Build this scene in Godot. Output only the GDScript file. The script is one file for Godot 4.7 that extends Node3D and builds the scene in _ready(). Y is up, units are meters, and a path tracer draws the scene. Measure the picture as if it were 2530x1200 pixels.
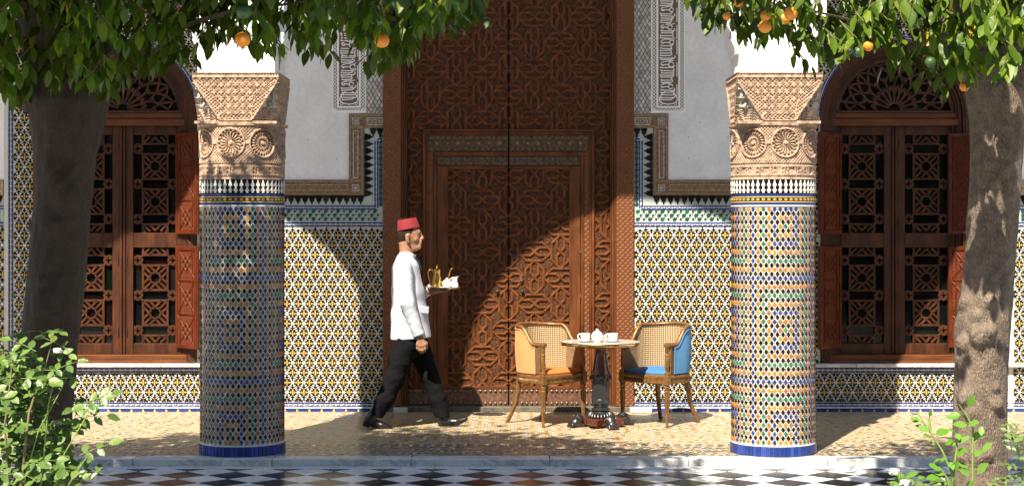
extends Node3D
# A tiled palace gallery round a carved cedar door, seen across a courtyard between two orange trees.
# y up, metres. Back wall at z = 0, gallery columns at z = 2.7, camera at z = 15.4.

const X0 := -0.035            # axis of the door
const Q := 269.5              # drawing units per metre on the back wall
var counts := {}
var rng := RandomNumberGenerator.new()
var T := {}                   # textures
var M := {}                   # materials


class MB:
	var v := PackedVector3Array()
	var n := PackedVector3Array()
	var c := PackedColorArray()
	var ix := PackedInt32Array()
	var xf := Transform3D.IDENTITY
	var col := Color.WHITE

	func vert(p: Vector3, m: Vector3) -> int:
		v.push_back(xf * p)
		n.push_back((xf.basis * m).normalized())
		c.push_back(col)
		return v.size() - 1

	func trih(a: Vector3, b: Vector3, d: Vector3, hint: Vector3) -> void:
		var m := (d - a).cross(b - a)
		if m.length_squared() < 1e-16:
			return
		if m.dot(hint) < 0.0:
			var t := b
			b = d
			d = t
			m = -m
		m = m.normalized()
		var i := vert(a, m)
		vert(b, m)
		vert(d, m)
		ix.append_array([i, i + 1, i + 2])

	func quadh(a: Vector3, b: Vector3, d: Vector3, e: Vector3, hint: Vector3) -> void:
		trih(a, b, d, hint)
		trih(a, d, e, hint)

	# grid of nu x nv points, smooth normals, normal = du x dv * sgn
	func grid(nu: int, nv: int, pts: PackedVector3Array, sgn := 1.0, closed := false) -> void:
		var base := v.size()
		for j in nv:
			for i in nu:
				var il := i - 1
				var ir := i + 1
				if closed:
					il = (i - 1 + nu) % nu
					ir = (i + 1) % nu
				else:
					il = maxi(il, 0)
					ir = mini(ir, nu - 1)
				var du := pts[j * nu + ir] - pts[j * nu + il]
				var dv := pts[mini(j + 1, nv - 1) * nu + i] - pts[maxi(j - 1, 0) * nu + i]
				var m := du.cross(dv) * sgn
				if m.length_squared() < 1e-18:
					m = dv * sgn if du.length_squared() < 1e-14 else Vector3.UP
				vert(pts[j * nu + i], m)
		var last := nu if closed else nu - 1
		for j in nv - 1:
			for i in last:
				var a := base + j * nu + i
				var b := base + j * nu + (i + 1) % nu
				var d := a + nu
				var e := b + nu
				if sgn > 0:
					ix.append_array([a, d, b, b, d, e])
				else:
					ix.append_array([a, b, d, b, e, d])

	# turned body round y at c0; profile of (r, y) from bottom to top
	func lathe(c0: Vector3, prof: Array, seg := 24, sharp := 0.75) -> void:
		var k := prof.size()
		var sn := []
		for s in k - 1:
			var d: Vector2 = prof[s + 1] - prof[s]
			sn.push_back(Vector2(d.y, -d.x).normalized())
		for s in k - 1:
			var a: Vector2 = prof[s]
			var b: Vector2 = prof[s + 1]
			if a.distance_squared_to(b) < 1e-12:
				continue
			var na: Vector2 = sn[s]
			var nb: Vector2 = sn[s]
			if s > 0 and na.dot(sn[s - 1]) > sharp:
				na = (na + sn[s - 1]).normalized()
			if s < k - 2 and nb.dot(sn[s + 1]) > sharp:
				nb = (nb + sn[s + 1]).normalized()
			var base := v.size()
			for i in seg + 1:
				var t := TAU * i / seg
				var e := Vector3(cos(t), 0, sin(t))
				vert(c0 + e * a.x + Vector3(0, a.y, 0), e * na.x + Vector3(0, na.y, 0))
				vert(c0 + e * b.x + Vector3(0, b.y, 0), e * nb.x + Vector3(0, nb.y, 0))
			for i in seg:
				var q := base + i * 2
				ix.append_array([q, q + 2, q + 1, q + 2, q + 3, q + 1])

	func tube(pts: Array, rad: Array, seg := 8, caps := true, flat := 1.0) -> void:
		var k := pts.size()
		var p := PackedVector3Array()
		var n1 := Vector3.ZERO
		for i in k:
			var t: Vector3 = (pts[mini(i + 1, k - 1)] - pts[maxi(i - 1, 0)]).normalized()
			if i == 0:
				n1 = t.cross(Vector3.UP if absf(t.y) < 0.9 else Vector3.RIGHT).normalized()
			n1 = (n1 - t * n1.dot(t)).normalized()
			var n2 := t.cross(n1)
			for s in seg:
				var w := TAU * s / seg
				p.push_back(pts[i] + (n1 * cos(w) + n2 * sin(w) * flat) * rad[i])
		grid(seg, k, p, 1.0, true)
		if caps:
			for s in seg:
				var s2 := (s + 1) % seg
				trih(pts[0], p[s], p[s2], pts[0] - pts[1])
				var o := (k - 1) * seg
				trih(pts[k - 1], p[o + s], p[o + s2], pts[k - 1] - pts[k - 2])

	# box with chamfered edges
	func bx(c0: Vector3, s: Vector3, b := 0.003) -> void:
		var h := s * 0.5
		b = minf(b, minf(h.x, minf(h.y, h.z)) * 0.49)
		var ax := [Vector3.RIGHT, Vector3.UP, Vector3.BACK]
		for k in 3:
			var n0: Vector3 = ax[k]
			var u: Vector3 = ax[(k + 1) % 3]
			var w: Vector3 = ax[(k + 2) % 3]
			var hu := h[(k + 1) % 3] - b
			var hw := h[(k + 2) % 3] - b
			for sg in [-1.0, 1.0]:
				var o: Vector3 = c0 + n0 * h[k] * sg
				quadh(o - u * hu - w * hw, o + u * hu - w * hw, o + u * hu + w * hw, o - u * hu + w * hw, n0 * sg)
			for su in [-1.0, 1.0]:
				for sw in [-1.0, 1.0]:
					var e1: Vector3 = c0 + u * (h[(k + 1) % 3]) * su + w * hw * sw
					var e2: Vector3 = c0 + u * hu * su + w * (h[(k + 2) % 3]) * sw
					var hn: Vector3 = n0 * (h[k] - b)
					quadh(e1 - hn, e1 + hn, e2 + hn, e2 - hn, u * su + w * sw)
		for sx in [-1.0, 1.0]:
			for sy in [-1.0, 1.0]:
				for sz in [-1.0, 1.0]:
					var sg := Vector3(sx, sy, sz)
					var i := h - Vector3.ONE * b
					trih(c0 + Vector3(h.x, i.y, i.z) * sg, c0 + Vector3(i.x, h.y, i.z) * sg, c0 + Vector3(i.x, i.y, h.z) * sg, sg)

	# polygon (anticlockwise) raised from z0 to z1, front edge chamfered
	func prism(poly: PackedVector2Array, z0: float, z1: float, b := 0.0, back := false) -> void:
		if Geometry2D.is_polygon_clockwise(poly):
			poly = poly.duplicate()
			poly.reverse()
		var k := poly.size()
		var ins := PackedVector2Array()
		for i in k:
			var p := poly[i]
			if b > 0.0:
				var d1 := (p - poly[(i - 1 + k) % k]).normalized()
				var d2 := (poly[(i + 1) % k] - p).normalized()
				var m := (Vector2(-d1.y, d1.x) + Vector2(-d2.y, d2.x))
				m = m / maxf(m.length_squared() * 0.5, 0.35)
				p += m * b
			ins.push_back(p)
		var tr := Geometry2D.triangulate_polygon(ins)
		for t in range(0, tr.size(), 3):
			var a := ins[tr[t]]
			var e := ins[tr[t + 1]]
			var d := ins[tr[t + 2]]
			trih(Vector3(a.x, a.y, z1), Vector3(e.x, e.y, z1), Vector3(d.x, d.y, z1), Vector3.BACK)
			if back:
				trih(Vector3(a.x, a.y, z0), Vector3(e.x, e.y, z0), Vector3(d.x, d.y, z0), Vector3.FORWARD)
		for i in k:
			var i2 := (i + 1) % k
			var a := poly[i]
			var e := poly[i2]
			var d := e - a
			var nn := Vector3(d.y, -d.x, 0)
			var zb := z1 - b
			quadh(Vector3(a.x, a.y, z0), Vector3(e.x, e.y, z0), Vector3(e.x, e.y, zb), Vector3(a.x, a.y, zb), nn)
			if b > 0.0:
				quadh(Vector3(a.x, a.y, zb), Vector3(e.x, e.y, zb), Vector3(ins[i2].x, ins[i2].y, z1), Vector3(ins[i].x, ins[i].y, z1), nn + Vector3(0, 0, d.length()))

	# moulded strip from a to b in the xy plane
	func bar(a: Vector2, b: Vector2, w: float, z0: float, z1: float, ch := 0.35) -> void:
		var d := (b - a).normalized()
		var nn := Vector2(-d.y, d.x) * w * 0.5
		var ni := nn * (1.0 - ch)
		var zm := z1 - w * 0.5 * ch
		var up := Vector3(nn.x, nn.y, 0)
		for sg in [-1.0, 1.0]:
			var o := [a + nn * sg, b + nn * sg, a + ni * sg, b + ni * sg]
			quadh(Vector3(o[0].x, o[0].y, z0), Vector3(o[1].x, o[1].y, z0), Vector3(o[1].x, o[1].y, zm), Vector3(o[0].x, o[0].y, zm), up * sg)
			quadh(Vector3(o[0].x, o[0].y, zm), Vector3(o[1].x, o[1].y, zm), Vector3(o[3].x, o[3].y, z1), Vector3(o[2].x, o[2].y, z1), up * sg + Vector3(0, 0, w))
		quadh(Vector3(a.x - ni.x, a.y - ni.y, z1), Vector3(b.x - ni.x, b.y - ni.y, z1), Vector3(b.x + ni.x, b.y + ni.y, z1), Vector3(a.x + ni.x, a.y + ni.y, z1), Vector3.BACK)
		for e in [[a, -1.0], [b, 1.0]]:
			var p: Vector2 = e[0]
			quadh(Vector3(p.x - nn.x, p.y - nn.y, z0), Vector3(p.x + nn.x, p.y + nn.y, z0), Vector3(p.x + ni.x, p.y + ni.y, z1), Vector3(p.x - ni.x, p.y - ni.y, z1), Vector3(d.x, d.y, 0) * e[1])

	func ball(c0: Vector3, r: Vector3, seg := 12, rings := 8) -> void:
		var p := PackedVector3Array()
		for j in rings + 1:
			var f := PI * j / rings - PI / 2
			for i in seg:
				var t := TAU * i / seg
				p.push_back(c0 + r * Vector3(cos(f) * cos(t), sin(f), cos(f) * sin(t)))
		grid(seg, rings + 1, p, -1.0, true)

	func mesh() -> ArrayMesh:
		var m := ArrayMesh.new()
		if ix.is_empty():
			return m
		var a := []
		a.resize(Mesh.ARRAY_MAX)
		a[Mesh.ARRAY_VERTEX] = v
		a[Mesh.ARRAY_NORMAL] = n
		a[Mesh.ARRAY_COLOR] = c
		a[Mesh.ARRAY_INDEX] = ix
		m.add_surface_from_arrays(Mesh.PRIMITIVE_TRIANGLES, a)
		return m


func px(x: float) -> float:
	return (x - 1266.0) / Q


func wy(y: float) -> float:
	return 1.73 - (y - 550.0) / Q


func numbered(parent: Node, called: String) -> String:
	var key := str(parent.get_instance_id()) + called
	var k: int = counts.get(key, 0)
	counts[key] = k + 1
	return called if k == 0 else "%s_%03d" % [called, k]


func thing(called: String, label: String, category: String, at := Vector3.ZERO, group := "") -> Node3D:
	var o := Node3D.new()
	o.name = numbered(self, called)
	add_child(o)
	o.position = at
	tag(o, label, category, group)
	return o


func tag(o: Node, label: String, category: String, group := "") -> void:
	o.set_meta("label", label)
	o.set_meta("category", category)
	if group != "":
		o.set_meta("group", group)


func put(parent: Node, called: String, m: Variant, mat: Material, at := Vector3.ZERO, stuff := false) -> MeshInstance3D:
	var o := MeshInstance3D.new()
	o.name = numbered(parent, called)
	o.mesh = m.mesh() if m is MB else m
	o.material_override = mat
	o.position = at
	parent.add_child(o)
	if stuff:
		o.set_meta("kind", "stuff")
	return o


func structure(called: String, m: Variant, mat: Material) -> MeshInstance3D:
	var o := put(self, called, m, mat)
	o.set_meta("kind", "structure")
	return o


func tex(n: int, f: Callable, wrap := true) -> ImageTexture:
	var im := Image.create(n, n, false, Image.FORMAT_RGB8)
	for j in n:
		for i in n:
			var u := (i + 0.5) / n
			var v := (j + 0.5) / n
			var g: float = f.call(u, v)
			if wrap and (v > 0.85 or u > 0.85):     # blend the far edges into the near ones so that copies join
				var a := maxf(0.0, (v - 0.85) / 0.15)
				var b := maxf(0.0, (u - 0.85) / 0.15)
				g = lerpf(lerpf(g, f.call(u, v - 1.0), a), lerpf(f.call(u - 1.0, v), f.call(u - 1.0, v - 1.0), a), b)
			g = clampf(g, 0.0, 1.0)
			im.set_pixel(i, j, Color(g, g, g))
	return ImageTexture.create_from_image(im)


func mt(called: String, r: float, g: float, b: float, rough := 0.6, opt := {}) -> StandardMaterial3D:
	var m := StandardMaterial3D.new()
	m.resource_name = called
	m.albedo_color = Color(r, g, b).linear_to_srgb()
	m.roughness = rough
	m.metallic = opt.get("metal", 0.0)
	m.metallic_specular = opt.get("spec", 0.5)
	if opt.has("tex") or opt.has("bump") or opt.has("rtex"):
		m.uv1_triplanar = true
		m.uv1_world_triplanar = true
		m.uv1_scale = opt.get("uv", Vector3.ONE)
		m.uv1_triplanar_sharpness = 4.0
	if opt.has("tex"):
		m.albedo_texture = T[opt.tex]
	if opt.has("rtex"):
		m.roughness_texture = T[opt.rtex]
	if opt.has("bump"):
		m.heightmap_enabled = true
		m.heightmap_texture = T[opt.bump]
		m.heightmap_scale = opt.get("h", 0.3)
	if opt.has("back"):
		m.backlight_enabled = true
		m.backlight = opt.back
	if opt.has("coat"):
		m.clearcoat_enabled = true
		m.clearcoat = opt.coat
		m.clearcoat_roughness = opt.get("coat_rough", 0.15)
	if opt.has("rim"):
		m.rim_enabled = true
		m.rim = opt.rim
		m.rim_tint = 0.6
	if opt.has("vc"):
		m.vertex_color_use_as_albedo = true
	M[called] = m
	return m


func arc(cx: float, cy: float, r: float, a0: float, a1: float, k: int) -> PackedVector2Array:
	var p := PackedVector2Array()
	for i in k + 1:
		var t := deg_to_rad(lerpf(a0, a1, float(i) / k))
		p.push_back(Vector2(cx + r * cos(t), cy + r * sin(t)))
	return p


func clip_seg(a: Vector2, b: Vector2, lo: Vector2, hi: Vector2) -> Array:
	var t0 := 0.0
	var t1 := 1.0
	var d := b - a
	for k in 2:
		if absf(d[k]) < 1e-9:
			if a[k] < lo[k] or a[k] > hi[k]:
				return []
		else:
			var q0 := (lo[k] - a[k]) / d[k]
			var q1 := (hi[k] - a[k]) / d[k]
			t0 = maxf(t0, minf(q0, q1))
			t1 = minf(t1, maxf(q0, q1))
	if t1 - t0 < 0.02:
		return []
	return [a + d * t0, a + d * t1]


func fnoise(sd: int, freq: float, oct := 3) -> FastNoiseLite:
	var f := FastNoiseLite.new()
	f.seed = sd
	f.frequency = freq
	f.fractal_octaves = oct
	f.noise_type = FastNoiseLite.TYPE_SIMPLEX_SMOOTH
	return f


func make_textures() -> void:
	var f := fnoise(3, 1.0, 4)
	# wood grain runs along v
	T.grain = tex(512, func(u, v): return 0.78 + 0.16 * f.get_noise_2d(u * 60.0, v * 3.0) + 0.16 * f.get_noise_2d(u * 12.0 + 40.0, v * 1.5) + 0.24 * f.get_noise_2d(u * 3.0, v * 3.0 + 90.0))
	T.grainh = tex(512, func(u, v): return 0.78 + 0.16 * f.get_noise_2d(u * 3.0, v * 60.0) + 0.16 * f.get_noise_2d(u * 1.5 + 40.0, v * 12.0) + 0.14 * f.get_noise_2d(u * 3.0, v * 3.0 + 90.0))
	T.bark = tex(512, func(u, v): return 0.5 + 0.4 * f.get_noise_2d(u * 80.0, v * 12.0) + 0.2 * f.get_noise_2d(u * 24.0, v * 24.0))
	T.barkc = tex(512, func(u, v): return 0.80 + 0.22 * f.get_noise_2d(u * 70.0, v * 16.0) + 0.2 * f.get_noise_2d(u * 5.0, v * 5.0))
	T.mottle = tex(256, func(u, v): return 0.95 + 0.05 * f.get_noise_2d(u * 5.0, v * 5.0) + 0.04 * f.get_noise_2d(u * 40.0, v * 40.0))
	T.stain = tex(256, func(u, v): return 0.8 + 0.3 * f.get_noise_2d(u * 7.0, v * 7.0) + 0.15 * f.get_noise_2d(u * 50.0, v * 50.0))
	T.grit = tex(256, func(u, v): return 0.5 + 0.5 * f.get_noise_2d(u * 40.0, v * 40.0))
	T.marble = tex(512, func(u, v):
		var w: float = f.get_noise_2d(u * 4.0, v * 4.0)
		var r: float = absf(f.get_noise_2d(u * 3.0 + w * 1.3 + 20.0, v * 6.0 + w))
		return 0.93 - 0.2 * pow(1.0 - clampf(r * 5.0, 0.0, 1.0), 3.0) + 0.10 * w)
	# scrolling leaf carving, tiles seamlessly
	T.carve = tex(512, func(u, v):
		var a: float = sin(TAU * (3.0 * u + 0.22 * sin(TAU * 4.0 * v) + 0.1 * sin(TAU * 9.0 * v)))
		var b: float = sin(TAU * (3.0 * v + 0.22 * sin(TAU * 4.0 * u) + 0.1 * cos(TAU * 9.0 * u)))
		var d: float = sin(TAU * (5.0 * u + 5.0 * v)) * sin(TAU * (5.0 * u - 5.0 * v))
		return 0.5 + 1.6 * (absf(a * b) - 0.32) + 0.35 * d)
	# leafy diaper carving of the door jambs
	T.diaper = tex(256, func(u, v):
		var a: float = cos(TAU * (2.0 * u + 2.0 * v))
		var b: float = cos(TAU * (2.0 * u - 2.0 * v))
		var d: float = sin(TAU * 8.0 * v + 3.0 * sin(TAU * 4.0 * u))
		return 0.5 + 0.45 * (1.0 - 2.2 * minf(absf(a), absf(b))) + 0.25 * d)
	T.weave = tex(256, func(u, v): return 0.5 + 0.25 * sin(TAU * 40.0 * u) + 0.25 * sin(TAU * 40.0 * v))


func make_materials() -> void:
	mt("plaster", 0.86, 0.86, 0.855, 0.85, {"tex": "mottle", "uv": Vector3(0.45, 0.45, 0.45), "bump": "grit", "h": 0.06})
	mt("plaster_white", 0.86, 0.86, 0.86, 0.8, {"tex": "mottle", "uv": Vector3(0.7, 0.7, 0.7)})
	mt("grout", 0.52, 0.48, 0.40, 0.8)
	mt("grout_white", 0.74, 0.71, 0.64, 0.4, {"tex": "stain", "uv": Vector3(3, 3, 3)})
	for k in 3:
		var w: float = [0.0, -0.06, 0.05][k]
		mt("white%d" % k, 0.68 + w, 0.67 + w, 0.60 + w, 0.22, {"spec": 0.36, "tex": "mottle", "uv": Vector3(6, 6, 6)})
		mt("black%d" % k, 0.009 + 0.006 * k, 0.008 + 0.005 * k, 0.008 + 0.004 * k, 0.2 + 0.05 * k, {"spec": 0.36})
		mt("yellow%d" % k, 0.60 + w * 1.5, 0.41 + w, 0.11, 0.25, {"spec": 0.36, "tex": "mottle", "uv": Vector3(8, 8, 8)})
		mt("blue%d" % k, 0.018 + 0.012 * k, 0.042 + 0.014 * k, 0.19 + 0.06 * k, 0.2, {"spec": 0.36, "tex": "mottle", "uv": Vector3(8, 8, 8)})
		mt("green%d" % k, 0.012 + 0.01 * k, 0.13 + 0.035 * k, 0.085 + 0.012 * k, 0.2, {"spec": 0.36})
		mt("amber%d" % k, 0.46 + w * 2.0, 0.19 + w, 0.022, 0.22, {"spec": 0.36, "tex": "mottle", "uv": Vector3(8, 8, 8)})
	mt("dark_green", 0.015, 0.065, 0.05, 0.25)
	mt("celadon", 0.48, 0.54, 0.47, 0.3, {"tex": "mottle", "uv": Vector3(4, 4, 4)})
	mt("cedar", 0.185, 0.060, 0.018, 0.42, {"spec": 0.36, "tex": "grain", "uv": Vector3(1.6, 0.8, 1.6), "bump": "grain", "h": 0.12})
	mt("cedar_cross", 0.185, 0.060, 0.018, 0.42, {"spec": 0.36, "tex": "grainh", "uv": Vector3(0.8, 1.6, 0.8), "bump": "grainh", "h": 0.12})
	mt("cedar_strap", 0.205, 0.068, 0.020, 0.38, {"spec": 0.36, "tex": "grain", "uv": Vector3(3, 2, 3)})
	mt("cedar_carved", 0.135, 0.050, 0.018, 0.5, {"spec": 0.36, "bump": "carve", "uv": Vector3(5.5, 5.5, 5.5), "h": 0.55, "tex": "grain"})
	mt("cedar_jamb", 0.165, 0.060, 0.023, 0.42, {"spec": 0.36, "bump": "diaper", "uv": Vector3(5.2, 5.2, 5.2), "h": 0.7})
	mt("window_wood", 0.092, 0.030, 0.011, 0.45, {"spec": 0.36, "tex": "grain", "uv": Vector3(2, 1, 2), "bump": "grain", "h": 0.1})
	mt("window_carved", 0.08, 0.030, 0.012, 0.5, {"spec": 0.36, "bump": "carve", "uv": Vector3(6, 6, 6), "h": 1.0})
	mt("shutter_wood", 0.15, 0.030, 0.008, 0.35, {"spec": 0.36, "tex": "grain", "uv": Vector3(3, 1.5, 3)})
	mt("shutter_carved", 0.13, 0.027, 0.008, 0.42, {"spec": 0.36, "bump": "carve", "uv": Vector3(7, 7, 7), "h": 0.8})
	mt("brass_old", 0.16, 0.105, 0.055, 0.5, {"metal": 0.55, "tex": "stain", "uv": Vector3(3, 3, 3)})
	mt("brass_rust", 0.21, 0.105, 0.062, 0.55, {"metal": 0.3, "tex": "stain", "uv": Vector3(3, 3, 3)})
	mt("brass_mark", 0.42, 0.22, 0.06, 0.4, {"metal": 0.6})
	mt("iron", 0.05, 0.042, 0.036, 0.45, {"metal": 0.5})
	mt("stud", 0.16, 0.10, 0.07, 0.4, {"metal": 0.5})
	mt("threshold", 0.16, 0.14, 0.105, 0.5, {"tex": "stain", "uv": Vector3(1.5, 1.5, 1.5)})
	mt("marble", 0.74, 0.75, 0.75, 0.2, {"spec": 0.12, "tex": "marble", "uv": Vector3(1.1, 1.1, 1.1)})
	mt("marble_b", 0.68, 0.69, 0.70, 0.22, {"spec": 0.12, "tex": "marble", "uv": Vector3(1.7, 1.7, 1.7)})
	mt("marble_step", 0.62, 0.62, 0.60, 0.38, {"spec": 0.3, "tex": "marble", "uv": Vector3(0.9, 0.9, 0.9)})
	mt("slate", 0.016, 0.016, 0.018, 0.18, {"spec": 0.16, "tex": "stain", "uv": Vector3(2, 2, 2)})
	mt("slate_b", 0.024, 0.021, 0.021, 0.2, {"spec": 0.16, "tex": "stain", "uv": Vector3(3, 3, 3)})
	mt("paving", 0.34, 0.34, 0.33, 0.4)
	mt("soil", 0.10, 0.075, 0.05, 0.95, {"bump": "grit", "uv": Vector3(2, 2, 2), "h": 2.0})
	mt("mosaic", 0.80, 0.80, 0.82, 0.28, {"vc": 1, "spec": 0.38})
	mt("lining", 0.12, 0.07, 0.035, 0.9)
	mt("stucco", 1, 1, 1, 0.9, {"vc": 1, "tex": "stain", "uv": Vector3(2.2, 2.2, 2.2)})
	mt("stucco_drum", 0.57, 0.39, 0.27, 0.9, {"tex": "stain", "uv": Vector3(2.2, 2.2, 2.2)})
	mt("frieze", 0.33, 0.195, 0.10, 0.9, {"tex": "stain", "uv": Vector3(3, 3, 3)})
	mt("frieze_relief", 0.60, 0.42, 0.265, 0.85, {"tex": "stain", "uv": Vector3(5, 5, 5)})
	mt("frieze_pale", 0.72, 0.67, 0.58, 0.85, {"tex": "stain", "uv": Vector3(5, 5, 5)})
	mt("stucco_ground", 0.17, 0.12, 0.08, 0.95)
	mt("stucco_white", 0.84, 0.84, 0.83, 0.8)
	mt("net_ground", 0.86, 0.84, 0.78, 0.85, {"tex": "stain", "uv": Vector3(2, 2, 2)})
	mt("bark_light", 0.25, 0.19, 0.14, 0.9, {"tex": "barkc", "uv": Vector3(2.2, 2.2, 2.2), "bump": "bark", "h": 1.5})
	mt("bark_shaded", 0.052, 0.036, 0.023, 0.9, {"tex": "barkc", "uv": Vector3(2.2, 2.2, 2.2), "bump": "bark", "h": 0.5})  # shaded copy: the left trunk's shade is put into the bark colour
	mt("twig", 0.16, 0.12, 0.06, 0.8)
	mt("twig_green", 0.16, 0.24, 0.05, 0.6)
	mt("ochre", 0.36, 0.29, 0.22, 0.9)
	mt("room_shade", 0.03, 0.028, 0.026, 0.9)  # near black, the dimness behind the panes put into the colour
	var g := mt("pane", 0.02, 0.02, 0.018, 0.06, {"spec": 0.22})
	g.transparency = BaseMaterial3D.TRANSPARENCY_ALPHA
	g.albedo_color.a = 0.25
	for k in [["pane_green", 0.004, 0.009, 0.004], ["pane_red", 0.010, 0.003, 0.003], ["pane_blue", 0.003, 0.006, 0.007]]:
		var q := mt(k[0], k[1], k[2], k[3], 0.08, {"spec": 0.22})
		q.transparency = BaseMaterial3D.TRANSPARENCY_ALPHA
		q.albedo_color.a = 0.6
	mt("leaf0", 0.070, 0.115, 0.007, 0.45, {"back": Color(0.26, 0.42, 0.02), "spec": 0.38})
	mt("leaf1", 0.042, 0.078, 0.006, 0.42, {"back": Color(0.18, 0.34, 0.02), "spec": 0.38})
	mt("leaf2", 0.115, 0.160, 0.010, 0.48, {"back": Color(0.38, 0.50, 0.03), "spec": 0.38})
	mt("leaf_yellow", 0.42, 0.28, 0.02, 0.45, {"back": Color(0.5, 0.32, 0.02)})
	mt("leaves", 1, 1, 1, 0.45, {"vc": 1, "back": Color(0.24, 0.38, 0.02), "spec": 0.38})
	mt("rose0", 0.085, 0.145, 0.027, 0.42, {"back": Color(0.22, 0.36, 0.05)})
	mt("rose1", 0.06, 0.11, 0.022, 0.42, {"back": Color(0.18, 0.32, 0.05)})
	mt("rose2", 0.11, 0.175, 0.038, 0.45, {"back": Color(0.25, 0.38, 0.06)})
	mt("shoot0", 0.085, 0.19, 0.02, 0.4, {"spec": 0.3, "back": Color(0.25, 0.48, 0.03)})
	mt("shoot1", 0.11, 0.215, 0.032, 0.4, {"spec": 0.3, "back": Color(0.28, 0.46, 0.04)})
	mt("petal", 0.80, 0.72, 0.66, 0.7)
	mt("orange_peel", 0.72, 0.25, 0.015, 0.38, {"bump": "grit", "uv": Vector3(20, 20, 20), "h": 0.05})
	mt("lime_peel", 0.03, 0.085, 0.02, 0.4, {"bump": "grit", "uv": Vector3(20, 20, 20), "h": 0.05})
	mt("skin", 0.29, 0.145, 0.082, 0.5)
	mt("lip", 0.27, 0.11, 0.075, 0.5)
	mt("hair", 0.03, 0.022, 0.017, 0.7)
	mt("hair_short", 0.028, 0.018, 0.013, 0.9, {"spec": 0.2})
	mt("eye_white", 0.7, 0.66, 0.6, 0.3)
	mt("eye_dark", 0.015, 0.01, 0.008, 0.2)
	mt("felt", 0.175, 0.006, 0.012, 0.85, {"rim": 0.3})
	mt("tassel", 0.012, 0.012, 0.014, 0.8)
	mt("jacket", 0.47, 0.505, 0.57, 0.75, {"bump": "weave", "uv": Vector3(9, 9, 9), "h": 0.03})
	mt("trousers", 0.008, 0.008, 0.0095, 0.9, {"spec": 0.15, "bump": "weave", "uv": Vector3(9, 9, 9), "h": 0.03})
	mt("necktie", 0.006, 0.008, 0.011, 0.6)
	mt("shoe", 0.012, 0.012, 0.013, 0.28)
	mt("sole", 0.02, 0.017, 0.015, 0.6)
	mt("silver", 0.75, 0.73, 0.68, 0.16, {"metal": 1.0})
	mt("gold", 0.78, 0.50, 0.13, 0.14, {"metal": 1.0})
	mt("gilt_wood", 0.33, 0.165, 0.05, 0.38, {"metal": 0.3, "tex": "grain", "uv": Vector3(6, 6, 6)})
	mt("cane", 0.62, 0.45, 0.25, 0.6)
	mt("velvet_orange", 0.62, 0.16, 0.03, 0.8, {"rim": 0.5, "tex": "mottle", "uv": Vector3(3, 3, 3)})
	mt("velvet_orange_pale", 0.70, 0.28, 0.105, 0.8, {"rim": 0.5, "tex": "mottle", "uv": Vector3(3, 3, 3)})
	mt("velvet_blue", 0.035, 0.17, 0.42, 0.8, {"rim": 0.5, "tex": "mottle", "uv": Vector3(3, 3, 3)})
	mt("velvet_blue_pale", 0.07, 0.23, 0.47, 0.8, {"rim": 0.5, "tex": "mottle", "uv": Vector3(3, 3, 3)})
	mt("mahogany", 0.13, 0.03, 0.014, 0.2, {"tex": "grain", "uv": Vector3(5, 2, 5), "coat": 0.5})
	mt("bronze", 0.016, 0.016, 0.017, 0.3, {"spec": 0.6})
	mt("porcelain", 0.80, 0.79, 0.76, 0.14)
	mt("crest", 0.32, 0.05, 0.03, 0.4)
	mt("table_marble", 0.72, 0.71, 0.69, 0.12, {"tex": "marble", "uv": Vector3(2, 2, 2)})
	mt("brass_rim", 0.62, 0.42, 0.16, 0.25, {"metal": 1.0})
	var gl := mt("glass", 0.9, 0.92, 0.9, 0.05)
	gl.transparency = BaseMaterial3D.TRANSPARENCY_ALPHA
	gl.albedo_color.a = 0.12


# ------------------------------------------------------------------ tile work
var shapes := {}

func hexa(poly: Array) -> PackedVector2Array:
	var a := 0.1039
	var p := PackedVector2Array()
	for q in poly:
		p.push_back(q * a)
	return p


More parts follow.
